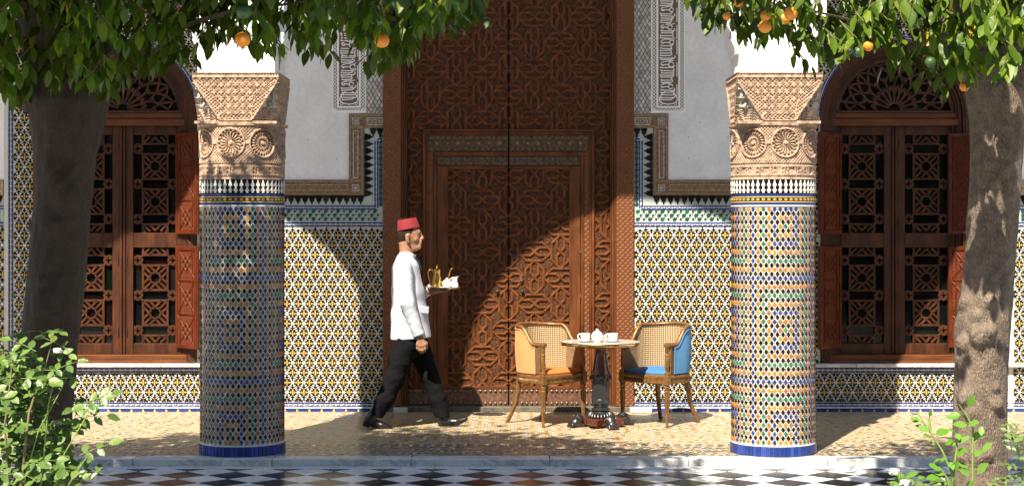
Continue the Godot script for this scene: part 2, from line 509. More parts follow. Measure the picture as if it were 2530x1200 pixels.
func make_tile_shapes() -> void:
	var star := PackedVector2Array()
	for i in 12:
		var r: float = 0.235 if i % 2 == 0 else 0.115
		star.push_back(Vector2.from_angle(TAU * i / 12.0) * r)
	var defs := {
		"star": star,
		"black": [Vector2(0.048, 0.15), Vector2(0.058, 0.335), Vector2(0.185, 0.372), Vector2(0.20, 0.41), Vector2(0.13, 0.462), Vector2(0, 0.535), Vector2(-0.13, 0.462), Vector2(-0.20, 0.41), Vector2(-0.185, 0.372), Vector2(-0.058, 0.335), Vector2(-0.048, 0.15)],
		"kite": [Vector2(0.215, 0), Vector2(0.325, -0.108), Vector2(0.378, -0.062), Vector2(0.40, 0), Vector2(0.378, 0.062), Vector2(0.325, 0.108)],
		"lens": [Vector2(0.5, -0.25), Vector2(0.536, -0.12), Vector2(0.54, 0), Vector2(0.536, 0.12), Vector2(0.5, 0.25), Vector2(0.464, 0.12), Vector2(0.46, 0), Vector2(0.464, -0.12)],
		"glass": [Vector2(0.545, 0), Vector2(0.582, 0.20), Vector2(0.5, 0.268), Vector2(0.418, 0.20), Vector2(0.455, 0), Vector2(0.418, -0.20), Vector2(0.5, -0.268), Vector2(0.582, -0.20)],
	}
	for k in defs:
		var mb := MB.new()
		mb.prism(hexa(defs[k]), 0.0, 0.0096 if k == "glass" else 0.009, 0.0012)
		shapes[k] = mb.mesh()
	var b := MB.new()
	b.prism(PackedVector2Array([Vector2(-0.0228, 0.0205), Vector2(-0.0228, 0.009), Vector2(-0.0175, 0.009), Vector2(-0.009, 0.0045), Vector2(0.009, 0.0045), Vector2(0.0175, 0.009), Vector2(0.0228, 0.009), Vector2(0.0228, 0.0205)]), 0.0, 0.007, 0.001)
	shapes.bowl = b.mesh()
	b = MB.new()
	b.prism(PackedVector2Array([Vector2(-0.013, 0), Vector2(0, -0.006), Vector2(0.013, 0), Vector2(0, 0.006)]), 0.0, 0.007, 0.001)
	shapes.seed = b.mesh()
	b = MB.new()
	b.prism(PackedVector2Array([Vector2(-0.034, 0), Vector2(0.034, 0), Vector2(0.034, 0.022), Vector2(0.029, 0.034), Vector2(0.022, 0.04), Vector2(0.026, 0.05), Vector2(0.016, 0.064), Vector2(0.007, 0.068), Vector2(0.009, 0.078), Vector2(0, 0.093),
		Vector2(-0.009, 0.078), Vector2(-0.007, 0.068), Vector2(-0.016, 0.064), Vector2(-0.026, 0.05), Vector2(-0.022, 0.04), Vector2(-0.029, 0.034), Vector2(-0.034, 0.022)]), 0.0, 0.008, 0.0012)
	shapes.merlon = b.mesh()
	b = MB.new()
	var st := PackedVector2Array()
	for i in 16:
		st.push_back(Vector2.from_angle(TAU * i / 16.0) * (0.021 if i % 2 == 0 else 0.013))
	b.prism(st, 0.0, 0.007, 0.001)
	shapes.eight = b.mesh()
	b = MB.new()
	b.prism(arc(0, 0, 0.0115, 0, 315, 7), 0.0, 0.007, 0.001)
	shapes.disc = b.mesh()
	b = MB.new()
	b.bx(Vector3(0, 0, 0.0045), Vector3(0.099, 0.028, 0.009), 0.0015)
	shapes.skirt = b.mesh()
	b = MB.new()
	b.prism(PackedVector2Array([Vector2(-0.013, -0.014), Vector2(0.013, -0.014), Vector2(0, 0.014)]), 0.0, 0.011, 0.001)
	shapes.tri = b.mesh()


func multi(parent: Node, called: String, mesh: Mesh, mat: Material, xs: Array, cols := []) -> void:
	if xs.is_empty():
		return
	var mm := MultiMesh.new()
	mm.transform_format = MultiMesh.TRANSFORM_3D
	mm.use_colors = not cols.is_empty()
	mm.mesh = mesh
	mm.instance_count = xs.size()
	for i in xs.size():
		mm.set_instance_transform(i, xs[i])
		if not cols.is_empty():
			mm.set_instance_color(i, cols[i])
	var o := MultiMeshInstance3D.new()
	o.name = numbered(parent, called)
	o.multimesh = mm
	o.material_override = mat
	o.set_meta("kind", "stuff")
	parent.add_child(o)


func tone(base: String) -> StandardMaterial3D:
	return M[base + str([0, 0, 0, 1, 1, 2][rng.randi() % 6])]


func in_view(p: Vector3) -> bool:
	var x := 1266.0 + p.x * Q
	var y := 550.0 - (p.y - 1.73) * Q
	return x > 0 and x < 2530 and y > 0 and not (x > 490 and x < 708) and not (x > 1806 and x < 2022) and not (x > 75 and x < 205) and not (x > 2375 and x < 2495)


# six-fold star mosaic over a rectangle of the back wall, every piece set on its own
func star_zone(root: Node3D, x0: float, x1: float, y0: float, y1: float, z: float, keep: Callable) -> void:
	var a := 0.1039
	var hgt := a * 0.8660254
	var stars := []
	var blacks := []
	var rest := {"kite_w": [], "kite_y": [], "lens": [], "glass": []}
	var rows := int(ceil((y1 - y0) / hgt)) + 1
	for j in rows:
		var y := y0 + j * hgt
		for i in range(-1, int((x1 - x0) / a) + 2):
			var x := x0 + (i + (0.5 if j % 2 else 0.0)) * a
			var c := Vector3(x + rng.randf_range(-0.0012, 0.0012), y + rng.randf_range(-0.0012, 0.0012), z)
			var put_in := func(list: Array, off: Vector2, ang: float) -> void:
				var o := off.rotated(ang) * a
				var p := Vector2(c.x + o.x, c.y + o.y)
				if p.x < x0 + 0.008 or p.x > x1 - 0.008 or p.y < y0 + 0.012 or p.y > y1 - 0.02 or not keep.call(p.x, p.y):
					return
				var bs := Basis(Vector3.BACK, ang + rng.randf_range(-0.02, 0.02)) * Basis(Vector3.RIGHT, rng.randf_range(-0.02, 0.02)) * Basis(Vector3.UP, rng.randf_range(-0.02, 0.02))
				list.push_back(Transform3D(bs, c))
			put_in.call(stars, Vector2.ZERO, 0.0)
			for k in 6:
				put_in.call(blacks, Vector2(0, 0.34), TAU * k / 6.0)
				put_in.call(rest.kite_y if k % 3 == 0 else rest.kite_w, Vector2(0.34, 0), TAU * k / 6.0)
			for k in 3:
				put_in.call(rest.glass if k == 0 else rest.lens, Vector2(0.5, 0), TAU * k / 6.0)
	var spill := {"star": [], "black": []}
	for e in [["star", stars, "white"], ["black", blacks, "black"]]:
		for x in e[1]:
			var key: String = str(root.get_instance_id()) + e[0] + "_tile"
			if counts.get(key, 0) < 290 and in_view(x.origin):
				var o := put(root, e[0] + "_tile", shapes[e[0]], tone(e[2]))
				o.transform = x
			else:
				spill[e[0]].push_back(x)
	multi(root, "star_tiles", shapes.star, M.white0, spill.star)
	multi(root, "black_tiles", shapes.black, M.black0, spill.black)
	multi(root, "white_kite_tiles", shapes.kite, M.white0, rest.kite_w)
	multi(root, "yellow_kite_tiles", shapes.kite, M.yellow0, rest.kite_y)
	multi(root, "white_lens_tiles", shapes.lens, M.white1, rest.lens)
	multi(root, "yellow_hourglass_tiles", shapes.glass, M.yellow0, rest.glass)


# blue border with white seeds along a polyline on the wall
func blue_border(root: Node3D, pts: Array, w := 0.044, z := 0.003) -> void:
	var bowls := [[], []]
	var seeds := []
	var mb := MB.new()
	for s in pts.size() - 1:
		var a: Vector2 = pts[s]
		var b: Vector2 = pts[s + 1]
		var d := (b - a)
		var k := maxi(1, int(round(d.length() / 0.0485)))
		var ang := d.angle()
		var nn := Vector2(-d.y, d.x).normalized() * w * 0.5
		mb.prism(PackedVector2Array([a - nn, b - nn, b + nn, a + nn]), z - 0.003, z + 0.003)
		for i in k:
			var p := a + d * ((i + 0.5) / k)
			for sd in 2:
				bowls[rng.randi() % 2].push_back(Transform3D(Basis(Vector3.BACK, ang + PI * sd + rng.randf_range(-0.02, 0.02)) * Basis.from_scale(Vector3(1, w / 0.044, 1)), Vector3(p.x, p.y, z + 0.002)))
			seeds.push_back(Transform3D(Basis(Vector3.BACK, ang), Vector3(p.x, p.y, z + 0.002)))
	put(root, "border_bed", mb, M.white1)
	multi(root, "blue_border_tiles", shapes.bowl, M.blue0, bowls[0])
	multi(root, "blue_border_tiles", shapes.bowl, M.blue1, bowls[1])
	multi(root, "white_seed_tiles", shapes.seed, M.white2, seeds)


# white strip and blue skirting at the foot of a tiled wall
func skirting(root: Node3D, x0: float, x1: float, z := 0.003) -> void:
	var mb := MB.new()
	var k := int((x1 - x0) / 0.1039)
	for i in k * 2:
		mb.bx(Vector3(x0 + (i + 0.5) * (x1 - x0) / (k * 2), 0.038, z + 0.002 + rng.randf_range(0, 0.002)), Vector3((x1 - x0) / (k * 2) - 0.0015, 0.018, 0.012), 0.0015)
	put(root, "white_strip_tiles", mb, M.white0, Vector3.ZERO, true)
	var st := (x1 - x0) / k
	for i in k:
		var o := put(root, "skirting_tile", shapes.skirt, tone("blue"), Vector3(x0 + (i + 0.5) * st, 0.014, z))
		o.rotation.z = rng.randf_range(-0.01, 0.01)
	var tr := []
	for i in k:
		tr.push_back(Transform3D(Basis.IDENTITY, Vector3(x0 + i * st, 0.014, z)))
	multi(root, "yellow_triangle_tiles", shapes.tri, M.yellow0, tr)


# the dado between a window and the door; s = -1 left, 1 right
func door_dado(s: float, label: String) -> void:
	var root := thing("zellige_dado", label, "tile panel", Vector3.ZERO, "tiled dados beside the carved door")
	var e := func(q: float) -> float: return X0 + s * (q / Q)     # distance from the door's axis in drawing units
	var q0 := 311.0
	var q1 := 674.0
	var xa: float = minf(e.call(q0), e.call(q1))
	var xb: float = maxf(e.call(q0), e.call(q1))
	var mb := MB.new()
	mb.bx(Vector3((xa + xb) / 2, wy(559) / 2, 0.001), Vector3(xb - xa, wy(559), 0.006), 0.001)
	put(root, "mortar_bed", mb, M.grout)
	star_zone(root, xa, xb, wy(993), wy(559), 0.0035, func(_x, _y): return true)
	blue_border(root, [Vector2(xa, wy(999)), Vector2(xb, wy(999))])
	skirting(root, xa, xb)
	blue_border(root, [Vector2(xa, wy(554)), Vector2(xb, wy(554))], 0.042)
	# pale green field with dark green stars: a level band and an upright arm beside the door
	mb = MB.new()
	mb.bx(Vector3((xa + xb) / 2, wy(531), 0.001), Vector3(xb - xa, 40 / Q, 0.006), 0.001)
	var xi: float = e.call(322.5)
	mb.bx(Vector3((e.call(q0) + xi) / 2, (wy(511) + wy(316)) / 2, 0.0012), Vector3(absf(xi - e.call(q0)), wy(316) - wy(511), 0.006), 0.001)
	put(root, "celadon_bed", mb, M.celadon)
	var discs := []
	for i in int((xb - xa) / 0.0565):
		var x := xa + 0.03 + i * 0.0565
		for r in 3:
			var p := Vector3(x + (0.028 if r == 1 else 0.0), wy(522 + r * 9.5), 0.004)
			if (i + r) % 2 == 0:
				var o := put(root, "green_star_tile", shapes.eight, M.dark_green if rng.randf() < 0.6 else M.green0, p)
				o.rotation.z = rng.randf_range(-0.2, 0.2)
			else:
				discs.push_back(Transform3D(Basis.IDENTITY, p))
			discs.push_back(Transform3D(Basis.from_scale(Vector3(0.45, 0.45, 1)), p + Vector3(0.019, 0.012, 0)))
	for i in 28:
		var p := Vector3(e.call(316.5), wy(505) + i * 0.0262, 0.004)
		if i % 2 == 0:
			put(root, "green_star_tile", shapes.eight, M.dark_green, p)
		else:
			discs.push_back(Transform3D(Basis.IDENTITY, p))
	multi(root, "green_disc_tiles", shapes.disc, M.dark_green, discs)
	blue_border(root, [Vector2(e.call(q1), wy(512.5)), Vector2(e.call(327), wy(512.5)), Vector2(e.call(327), wy(347)), Vector2(e.call(q0), wy(347))], 0.038)
	# merlons on celadon under and beside the stucco frieze
	mb = MB.new()
	mb.bx(Vector3((e.call(332) + e.call(q1)) / 2, wy(495), 0.0011), Vector3(absf(e.call(q1) - e.call(332)), 25 / Q, 0.0062), 0.001)
	mb.bx(Vector3((e.call(332) + e.call(357)) / 2, (wy(482) + wy(316)) / 2, 0.0013), Vector3(25 / Q, wy(316) - wy(482), 0.006), 0.001)
	mb.bx(Vector3((e.call(q0) + e.call(332)) / 2, (wy(342) + wy(316)) / 2, 0.0015), Vector3(21 / Q, 26 / Q, 0.006), 0.001)
	put(root, "merlon_bed", mb, M.celadon)
	for i in 19:
		var o := put(root, "merlon_tile", shapes.merlon, tone("black"), Vector3(e.call(366 + i * 17.2), wy(482.5), 0.004))
		o.rotation.z = PI
		o.scale = Vector3(0.9, 0.9, 1)
	for i in 9:
		var o := put(root, "merlon_tile", shapes.merlon, tone("black"), Vector3(e.call(356.5), wy(338 + i * 17.4), 0.0042))
		o.rotation.z = PI / 2 * s
		o.scale = Vector3(0.9, 0.9, 1)
	for i in 2:
		var o := put(root, "merlon_tile", shapes.merlon, tone("black"), Vector3(e.call(318 + i * 17), wy(316.5), 0.0044))
		o.rotation.z = PI
		o.scale = Vector3(0.85, 0.85, 1)


# the dado beyond a window, at the edge of the view
func outer_dado(s: float, label: String) -> void:
	var root := thing("zellige_dado", label, "tile panel")
	var e := func(q: float) -> float: return X0 + s * (q / Q)
	var xa: float = minf(e.call(1249), e.call(1560))
	var xb: float = maxf(e.call(1249), e.call(1560))
	var mb := MB.new()
	mb.bx(Vector3((xa + xb) / 2, wy(559) / 2, 0.001), Vector3(xb - xa, wy(559), 0.006), 0.001)
	put(root, "mortar_bed", mb, M.grout)
	star_zone(root, xa, xb, wy(993), wy(559), 0.0035, func(_x, _y): return true)
	blue_border(root, [Vector2(xa, wy(999)), Vector2(xb, wy(999))])
	skirting(root, xa, xb)
	blue_border(root, [Vector2(xa, wy(554)), Vector2(xb, wy(554))], 0.042)
	mb = MB.new()
	mb.bx(Vector3((xa + xb) / 2, (wy(548) + wy(482)) / 2, 0.001), Vector3(xb - xa, wy(482) - wy(548), 0.006), 0.001)
	put(root, "celadon_bed", mb, M.celadon)
	blue_border(root, [Vector2(xa, wy(512.5)), Vector2(xb, wy(512.5))], 0.038, 0.0045)
	for i in 18:
		var o := put(root, "merlon_tile", shapes.merlon, tone("black"), Vector3(xa + 0.03 + i * 0.0638, wy(482.5), 0.004))
		o.rotation.z = PI
		o.scale = Vector3(0.9, 0.9, 1)
	for i in 20:
		for r in 3:
			put(root, "green_star_tile", shapes.eight, M.dark_green, Vector3(xa + 0.03 + i * 0.0565, wy(522 + r * 9.5), 0.004))
	mb = MB.new()
	mb.bx(Vector3((xa + xb) / 2, (wy(482) + wy(444)) / 2, 0.004), Vector3(xb - xa, wy(444) - wy(482), 0.02), 0.004)
	put(root, "stucco_band", mb, M.frieze_relief)


func window_surround(s: float, label: String) -> void:
	var root := thing("zellige_surround", label, "tile panel", Vector3.ZERO, "tiled window surrounds")
	var cx := X0 + s * 961 / Q
	var R := 0.705
	var mb := MB.new()
	for t in [-1.0, 1.0]:
		var p := PackedVector2Array([Vector2(cx + t * 1.065, 0.4), Vector2(cx + t * 1.065, 4.6), Vector2(cx, 4.6)])
		for i in 13:
			p.push_back(Vector2(cx + t * R * sin(PI / 2 * i / 12.0), 2.70 + R * cos(PI / 2 * i / 12.0)))
		p.push_back(Vector2(cx + t * R, 0.4))
		mb.prism(p, -0.002, 0.004)
	mb.bx(Vector3(cx, 0.2, 0.001), Vector3(2.13, 0.4, 0.006), 0.001)
	put(root, "mortar_bed", mb, M.grout)
	var xo := 264 / Q
	star_zone(root, cx - xo, cx + xo, wy(993), wy(919), 0.0035, func(_x, _y): return true)
	star_zone(root, cx - xo, cx + xo, wy(897), 4.5, 0.0035, func(x, y):
		var d := Vector2(x - cx, y - 2.70)
		return (d.length() > R + 0.05) if d.y > 0 else absf(d.x) > R + 0.03)
	blue_border(root, [Vector2(cx - 1.02, wy(999)), Vector2(cx + 1.02, wy(999))])
	blue_border(root, [Vector2(cx - 1.02, wy(914)), Vector2(cx + 1.02, wy(914))], 0.046)
	skirting(root, cx - 1.065, cx + 1.065)
	for t in [-1.0, 1.0]:
		blue_border(root, [Vector2(cx + t * 270 / Q, wy(905)), Vector2(cx + t * 270 / Q, 4.5)], 0.042)
		mb = MB.new()
		mb.bx(Vector3(cx + t * 1.045, 2.27, 0.004), Vector3(0.04, 4.45, 0.01), 0.002)
		put(root, "white_edge", mb, M.white1)
	var pts := []
	for i in 25:
		var an := PI * i / 24.0
		pts.push_back(Vector2(cx + (R + 0.02) * cos(an), 2.70 + (R + 0.02) * sin(an)))
	blue_border(root, pts, 0.036)


# ------------------------------------------------------------------ stucco
# angular carved strokes along u, filling a panel of length l and height h
func kufic(mb: MB, o: Vector3, ux: Vector3, uy: Vector3, l: float, h: float, sd: int) -> void:
	var r := RandomNumberGenerator.new()
	r.seed = sd
	var keep := mb.xf
	mb.xf = keep * Transform3D(Basis(ux, uy, ux.cross(uy)), o)
	var w := h * 0.14
	var x := 0.0
	while x < l - h * 0.5:
		var m := minf(h * r.randf_range(0.7, 1.15), l - x)
		mb.bar(Vector2(x, h * 0.16), Vector2(x + m * 0.8, h * 0.16), w, 0, 0.005)
		mb.bar(Vector2(x + w * 0.6, h * 0.1), Vector2(x + w * 0.6, h * 0.92), w, 0, 0.0054)
		var q := r.randi() % 4
		if q == 0:
			mb.bar(Vector2(x + m * 0.4, h * 0.12), Vector2(x + m * 0.4, h * 0.6), w, 0, 0.0056)
			mb.bar(Vector2(x + m * 0.4, h * 0.55), Vector2(x + m * 0.78, h * 0.9), w, 0, 0.0051)
		elif q == 1:
			mb.bar(Vector2(x + m * 0.3, h * 0.86), Vector2(x + m * 0.76, h * 0.86), w, 0, 0.0051)
			mb.bar(Vector2(x + m * 0.7, h * 0.88), Vector2(x + m * 0.7, h * 0.35), w, 0, 0.0056)
		elif q == 2:
			mb.bar(Vector2(x + m * 0.3, h * 0.4), Vector2(x + m * 0.72, h * 0.82), w, 0, 0.0051)
			mb.bar(Vector2(x + m * 0.3, h * 0.82), Vector2(x + m * 0.72, h * 0.4), w, 0, 0.0057)
		else:
			mb.bar(Vector2(x + m * 0.55, h * 0.12), Vector2(x + m * 0.55, h * 0.9), w, 0, 0.0056)
			mb.bar(Vector2(x + m * 0.3, h * 0.52), Vector2(x + m * 0.75, h * 0.52), w, 0, 0.0051)
		x += m
	mb.xf = keep


func frieze(s: float, label: String) -> void:
	var root := thing("stucco_frieze", label, "frieze", Vector3.ZERO, "carved stucco friezes beside the carved door")
	var e := func(q: float) -> float: return X0 + s * (q / Q)
	var rect := func(mb: MB, qa: float, qb: float, ya: float, yb: float, z0: float, z1: float) -> void:
		mb.bx(Vector3((e.call(qa) + e.call(qb)) / 2, (wy(ya) + wy(yb)) / 2, (z0 + z1) / 2), Vector3(absf(qb - qa) / Q, absf(yb - ya) / Q, z1 - z0), 0.002)
	var bed := MB.new()
	rect.call(bed, 311, 395, 281, 316, -0.01, 0.012)
	rect.call(bed, 358, 395, 316, 444, -0.01, 0.012)
	rect.call(bed, 358, 674, 444, 482, -0.01, 0.012)
	put(root, "stucco_bed", bed, M.frieze)
	# rope mouldings
	var rope := MB.new()
	for ln in [[Vector2(311, 284.5), Vector2(395, 284.5)], [Vector2(311, 313), Vector2(395, 313)], [Vector2(362, 316), Vector2(362, 480)], [Vector2(391.5, 284), Vector2(391.5, 447)], [Vector2(391, 448), Vector2(674, 448)], [Vector2(362, 478.5), Vector2(674, 478.5)], [Vector2(362, 316), Vector2(391, 316)], [Vector2(362, 446), Vector2(391, 446)]]:
		var a := Vector2(e.call(ln[0].x), wy(ln[0].y))
		var b := Vector2(e.call(ln[1].x), wy(ln[1].y))
		var k := int((b - a).length() / 0.011)
		var d := (b - a) / k
		var nn := Vector2(-d.y, d.x).normalized() * 0.010
		for i in k:
			var c := a + d * (i + 0.5)
			rope.bar(c - d * 0.5 - nn, c + d * 0.5 + nn, 0.005, 0.011, 0.016)
	put(root, "rope_moulding", rope, M.frieze_relief, Vector3.ZERO, true)
	# framed inscription panels and rosettes
	var panels := [[311, 351, 290, 309, 0], [371, 385, 322, 440, 1], [397, 674, 455, 471, 0]]
	for k in 3:
		var p: Array = panels[k]
		var f := MB.new()
		var t := 2.4
		rect.call(f, p[0], p[1], p[2], p[2] + t, 0.011, 0.018)
		rect.call(f, p[0], p[1], p[3] - t, p[3], 0.011, 0.0181)
		rect.call(f, p[0], p[0] + t, p[2], p[3], 0.011, 0.0182)
		rect.call(f, p[1] - t, p[1], p[2], p[3], 0.011, 0.0183)
		put(root, "panel_frame", f, M.frieze_pale if k < 2 else M.frieze_relief)
		var ins := MB.new()
		var xl: float = minf(e.call(p[0] + 3), e.call(p[1] - 3))
		if p[4] == 0:
			kufic(ins, Vector3(xl, wy(p[3] - 3.5), 0.0115), Vector3.RIGHT, Vector3.UP, (p[1] - p[0] - 6) / Q, (p[3] - p[2] - 7) / Q, 5 + k)
		else:
			kufic(ins, Vector3(xl + (p[1] - p[0] - 6) / Q, wy(p[3] - 3), 0.0115), Vector3.UP, Vector3.LEFT, (p[3] - p[2] - 6) / Q, (p[1] - p[0] - 6) / Q, 9)
		put(root, "inscription", ins, M.frieze_pale if k == 0 else M.frieze_relief, Vector3.ZERO, true)
	for c in [Vector2(378, 299), Vector2(378, 464)]:
		var f := MB.new()
		var o := Vector2(e.call(c.x), wy(c.y))
		for a in 4:
			var d := Vector2.from_angle(PI / 2 * a)
			var u := d.orthogonal()
			f.bar(o + d * 0.029 - u * 0.031, o + d * 0.029 + u * 0.031, 0.008, 0.011, 0.018 + a * 0.0001)
			f.bar(o, o + d * 0.02, 0.008, 0.011, 0.016 + a * 0.0001)
			var g := Vector2.from_angle(PI / 2 * a + PI / 4)
			f.bar(o + g * 0.006, o + g * 0.026, 0.007, 0.011, 0.0155 + a * 0.0001)
		put(root, "rosette", f, M.frieze_pale)


# upright strip of carved writing in a pierced border, with the netted strip next to the door
func script_panel(s: float, label: String, net_label: String) -> void:
	var e := func(q: float) -> float: return X0 + s * (q / Q)
	var y0 := wy(279)
	var y1 := 4.6
	var net := thing("net_panel", net_label, "stucco panel", Vector3.ZERO, "netted stucco strips beside the carved door")
	var mb := MB.new()
	mb.bx(Vector3((e.call(311) + e.call(352)) / 2, (y0 + y1) / 2, 0.001), Vector3(41 / Q, y1 - y0, 0.010), 0.001)
	put(net, "ground", mb, M.net_ground)
	var nb := MB.new()
	var lo := Vector2(minf(e.call(312), e.call(351)), y0)
	var hi := Vector2(maxf(e.call(312), e.call(351)), y1)
	for k in range(-6, 60):
		for d in [-1.0, 1.0]:
			var st := Vector2(lo.x, y0 + k * 0.0675)
			var cs := clip_seg(st, st + Vector2(0.2, 0.2 * 1.75 * d), lo, hi)
			if not cs.is_empty():
				nb.bar(cs[0], cs[1], 0.006, 0.005, 0.0095 if d > 0 else 0.0092, 0.2)
	put(net, "net", nb, M.stucco_ground, Vector3.ZERO, true)
	var root := thing("script_panel", label, "inscription panel", Vector3.ZERO, "upright inscription panels beside the carved door")
	mb = MB.new()
	mb.bx(Vector3((e.call(352.5) + e.call(437)) / 2, (y0 + y1) / 2, 0.002), Vector3(84.5 / Q, y1 - y0, 0.016), 0.002)
	put(root, "white_frame", mb, M.stucco_white)
	var xa: float = minf(e.call(356), e.call(433.5))
	var xb: float = maxf(e.call(356), e.call(433.5))
	mb = MB.new()
	mb.bx(Vector3((xa + xb) / 2, (y0 + y1) / 2 + 0.012, 0.0085), Vector3(xb - xa, y1 - y0 - 0.03, 0.005), 0.001)
	put(root, "dark_ground", mb, M.stucco_ground)
	# pierced diagonal border
	var pb := MB.new()
	for side in 2:
		var a0 := xa if side == 0 else xb - 0.03
		for k in range(-2, 64):
			for d in [-1.0, 1.0]:
				var st := Vector2(a0, y0 + k * 0.031)
				var cs := clip_seg(st, st + Vector2(0.03, 0.03 * 1.1 * d), Vector2(a0, y0 + 0.012), Vector2(a0 + 0.03, y1))
				if not cs.is_empty():
					pb.bar(cs[0], cs[1], 0.006, 0.0105, 0.0142 if d > 0 else 0.0145)
	for k in range(-2, 12):
		for d in [-1.0, 1.0]:
			var st := Vector2(xa + k * 0.031, y0 + 0.012)
			var cs := clip_seg(st, st + Vector2(0.03 * d, 0.03), Vector2(xa, y0 + 0.012), Vector2(xb, y0 + 0.042))
			if not cs.is_empty():
				pb.bar(cs[0], cs[1], 0.006, 0.0105, 0.0143 if d > 0 else 0.0146)
	put(root, "pierced_border", pb, M.stucco_white, Vector3.ZERO, true)
	# white inner frame with a lobed end
	var ia := xa + 0.034
	var ib := xb - 0.034
	var iy := y0 + 0.047
	var wf := MB.new()
	wf.bar(Vector2(ia + 0.009, iy), Vector2(ia + 0.009, y1), 0.02, 0.010, 0.0175)
	wf.bar(Vector2(ib - 0.009, iy), Vector2(ib - 0.009, y1), 0.02, 0.010, 0.0176)
	wf.bar(Vector2(ia, iy + 0.008), Vector2(ib, iy + 0.008), 0.018, 0.010, 0.0177)
	put(root, "inner_frame", wf, M.stucco_white)
	# end cartouche and scrolls
	var cxm := (ia + ib) / 2
	var sc := MB.new()
	var hw := (ib - ia) / 2 - 0.024
	for t in [-1.0, 1.0]:
		var prev := Vector2(cxm, iy + 0.022)
		for i in 13:
			var a := PI * i / 12.0 * 0.55
			var p := Vector2(cxm + t * hw * sin(a * 1.6) * 0.96, iy + 0.034 + 0.10 * (1 - cos(a)))
			sc.bar(prev, p, 0.010, 0.010, 0.0168)
			prev = p
		var c := Vector2(cxm + t * hw * 0.78, iy + 0.036)
		for i in 9:
			var a := TAU * i / 9.0
			sc.bar(c + Vector2.from_angle(a) * 0.012, c + Vector2.from_angle(a + TAU / 9.0) * 0.012, 0.006, 0.010, 0.0155)
	put(root, "end_scroll", sc, M.stucco_white)
	# the writing runs up the strip: long stems lie across it, joined by bowls and hooks
	var wr := MB.new()
	var r := RandomNumberGenerator.new()
	r.seed = 21 if s > 0 else 22
	var y := iy + 0.075
	var left := cxm - hw
	var right := cxm + hw
	while y < y1 - 0.1:
		var word := r.randi_range(4, 7)
		var stem_l := left + 0.008
		for k in word:
			var a := Vector2(stem_l + r.randf() * 0.012, y + r.randf_range(-0.004, 0.004))
			var b := Vector2(right - 0.02 - r.randf() * 0.05, y + r.randf_range(-0.006, 0.006))
			wr.bar(a, b, 0.0092, 0.010, 0.0165 + 0.0001 * k)
			wr.bar(a, a + Vector2(0.008, 0.010), 0.009, 0.010, 0.0163)
			wr.bar(b, b + Vector2(0.012, 0.014), 0.0095, 0.010, 0.0164)
			wr.bar(b + Vector2(0.012, 0.014), b + Vector2(0.004, 0.024), 0.009, 0.010, 0.0162)
			y += 0.0215
		# bowl of the closing letter, with a loop
		var c := Vector2(right - 0.045 - r.randf() * 0.03, y + 0.012)
		var rr := r.randf_range(0.018, 0.026)
		for i in 10:
			var a := TAU * i / 11.0 + r.randf() * 0.1
			wr.bar(c + Vector2.from_angle(a) * rr, c + Vector2.from_angle(a + TAU / 11.0) * rr, 0.0095, 0.010, 0.0167)
		wr.bar(c + Vector2(-rr, 0), Vector2(left + 0.02, y + r.randf_range(0, 0.02)), 0.009, 0.010, 0.0161)
		var c2 := Vector2(left + 0.035, y + 0.018)
		for i in 7:
			var a := TAU * i / 9.0 + 1.0
			wr.bar(c2 + Vector2.from_angle(a) * 0.016, c2 + Vector2.from_angle(a + TAU / 9.0) * 0.016, 0.008, 0.010, 0.0166)
		for k in 3:
			wr.bar(Vector2(r.randf_range(left + 0.03, right - 0.02), y + 0.035), Vector2(r.randf_range(left + 0.03, right - 0.02), y + 0.05), 0.007, 0.010, 0.0155 + 0.0002 * k)
		y += 0.052
		wr.bar(Vector2(right - 0.006, y - 0.15), Vector2(right - 0.006, y - 0.02), 0.008, 0.010, 0.0158)
	put(root, "carved_writing", wr, M.stucco_white)


# ------------------------------------------------------------------ the door
func strap_shape(vertical: bool, s: float, w: float, z0: float, z1: float, lo: Vector2, hi: Vector2) -> MB:
	var mb := MB.new()
	var segs := [[Vector2(0, -0.66), Vector2(-0.35, -0.31)], [Vector2(-0.35, -0.32), Vector2(-0.35, 0.32)], [Vector2(-0.35, 0.31), Vector2(0, 0.66)], [Vector2(-0.145, -0.5), Vector2(-0.145, -0.16)], [Vector2(-0.15, -0.165), Vector2(0.15, 0.165)], [Vector2(0.145, 0.16), Vector2(0.145, 0.5)]]
	var k := 0
	for g in segs:
		for mir in [1.0, -1.0]:
			var a: Vector2 = g[0] * Vector2(mir, 1)
			var b: Vector2 = g[1] * Vector2(mir, 1)
			if not vertical:
				a = Vector2(a.y, a.x)
				b = Vector2(b.y, b.x)
			var cs := clip_seg(a * s, b * s, lo, hi)
			if not cs.is_empty():
				mb.bar(cs[0], cs[1], w, z0, z1 + 0.0004 * (k % 5), 0.42)
				mb.bar(cs[0], cs[1], w * 0.3, z0, z1 + 0.003 + 0.0003 * (k % 5), 0.4)
			k += 1
	return mb


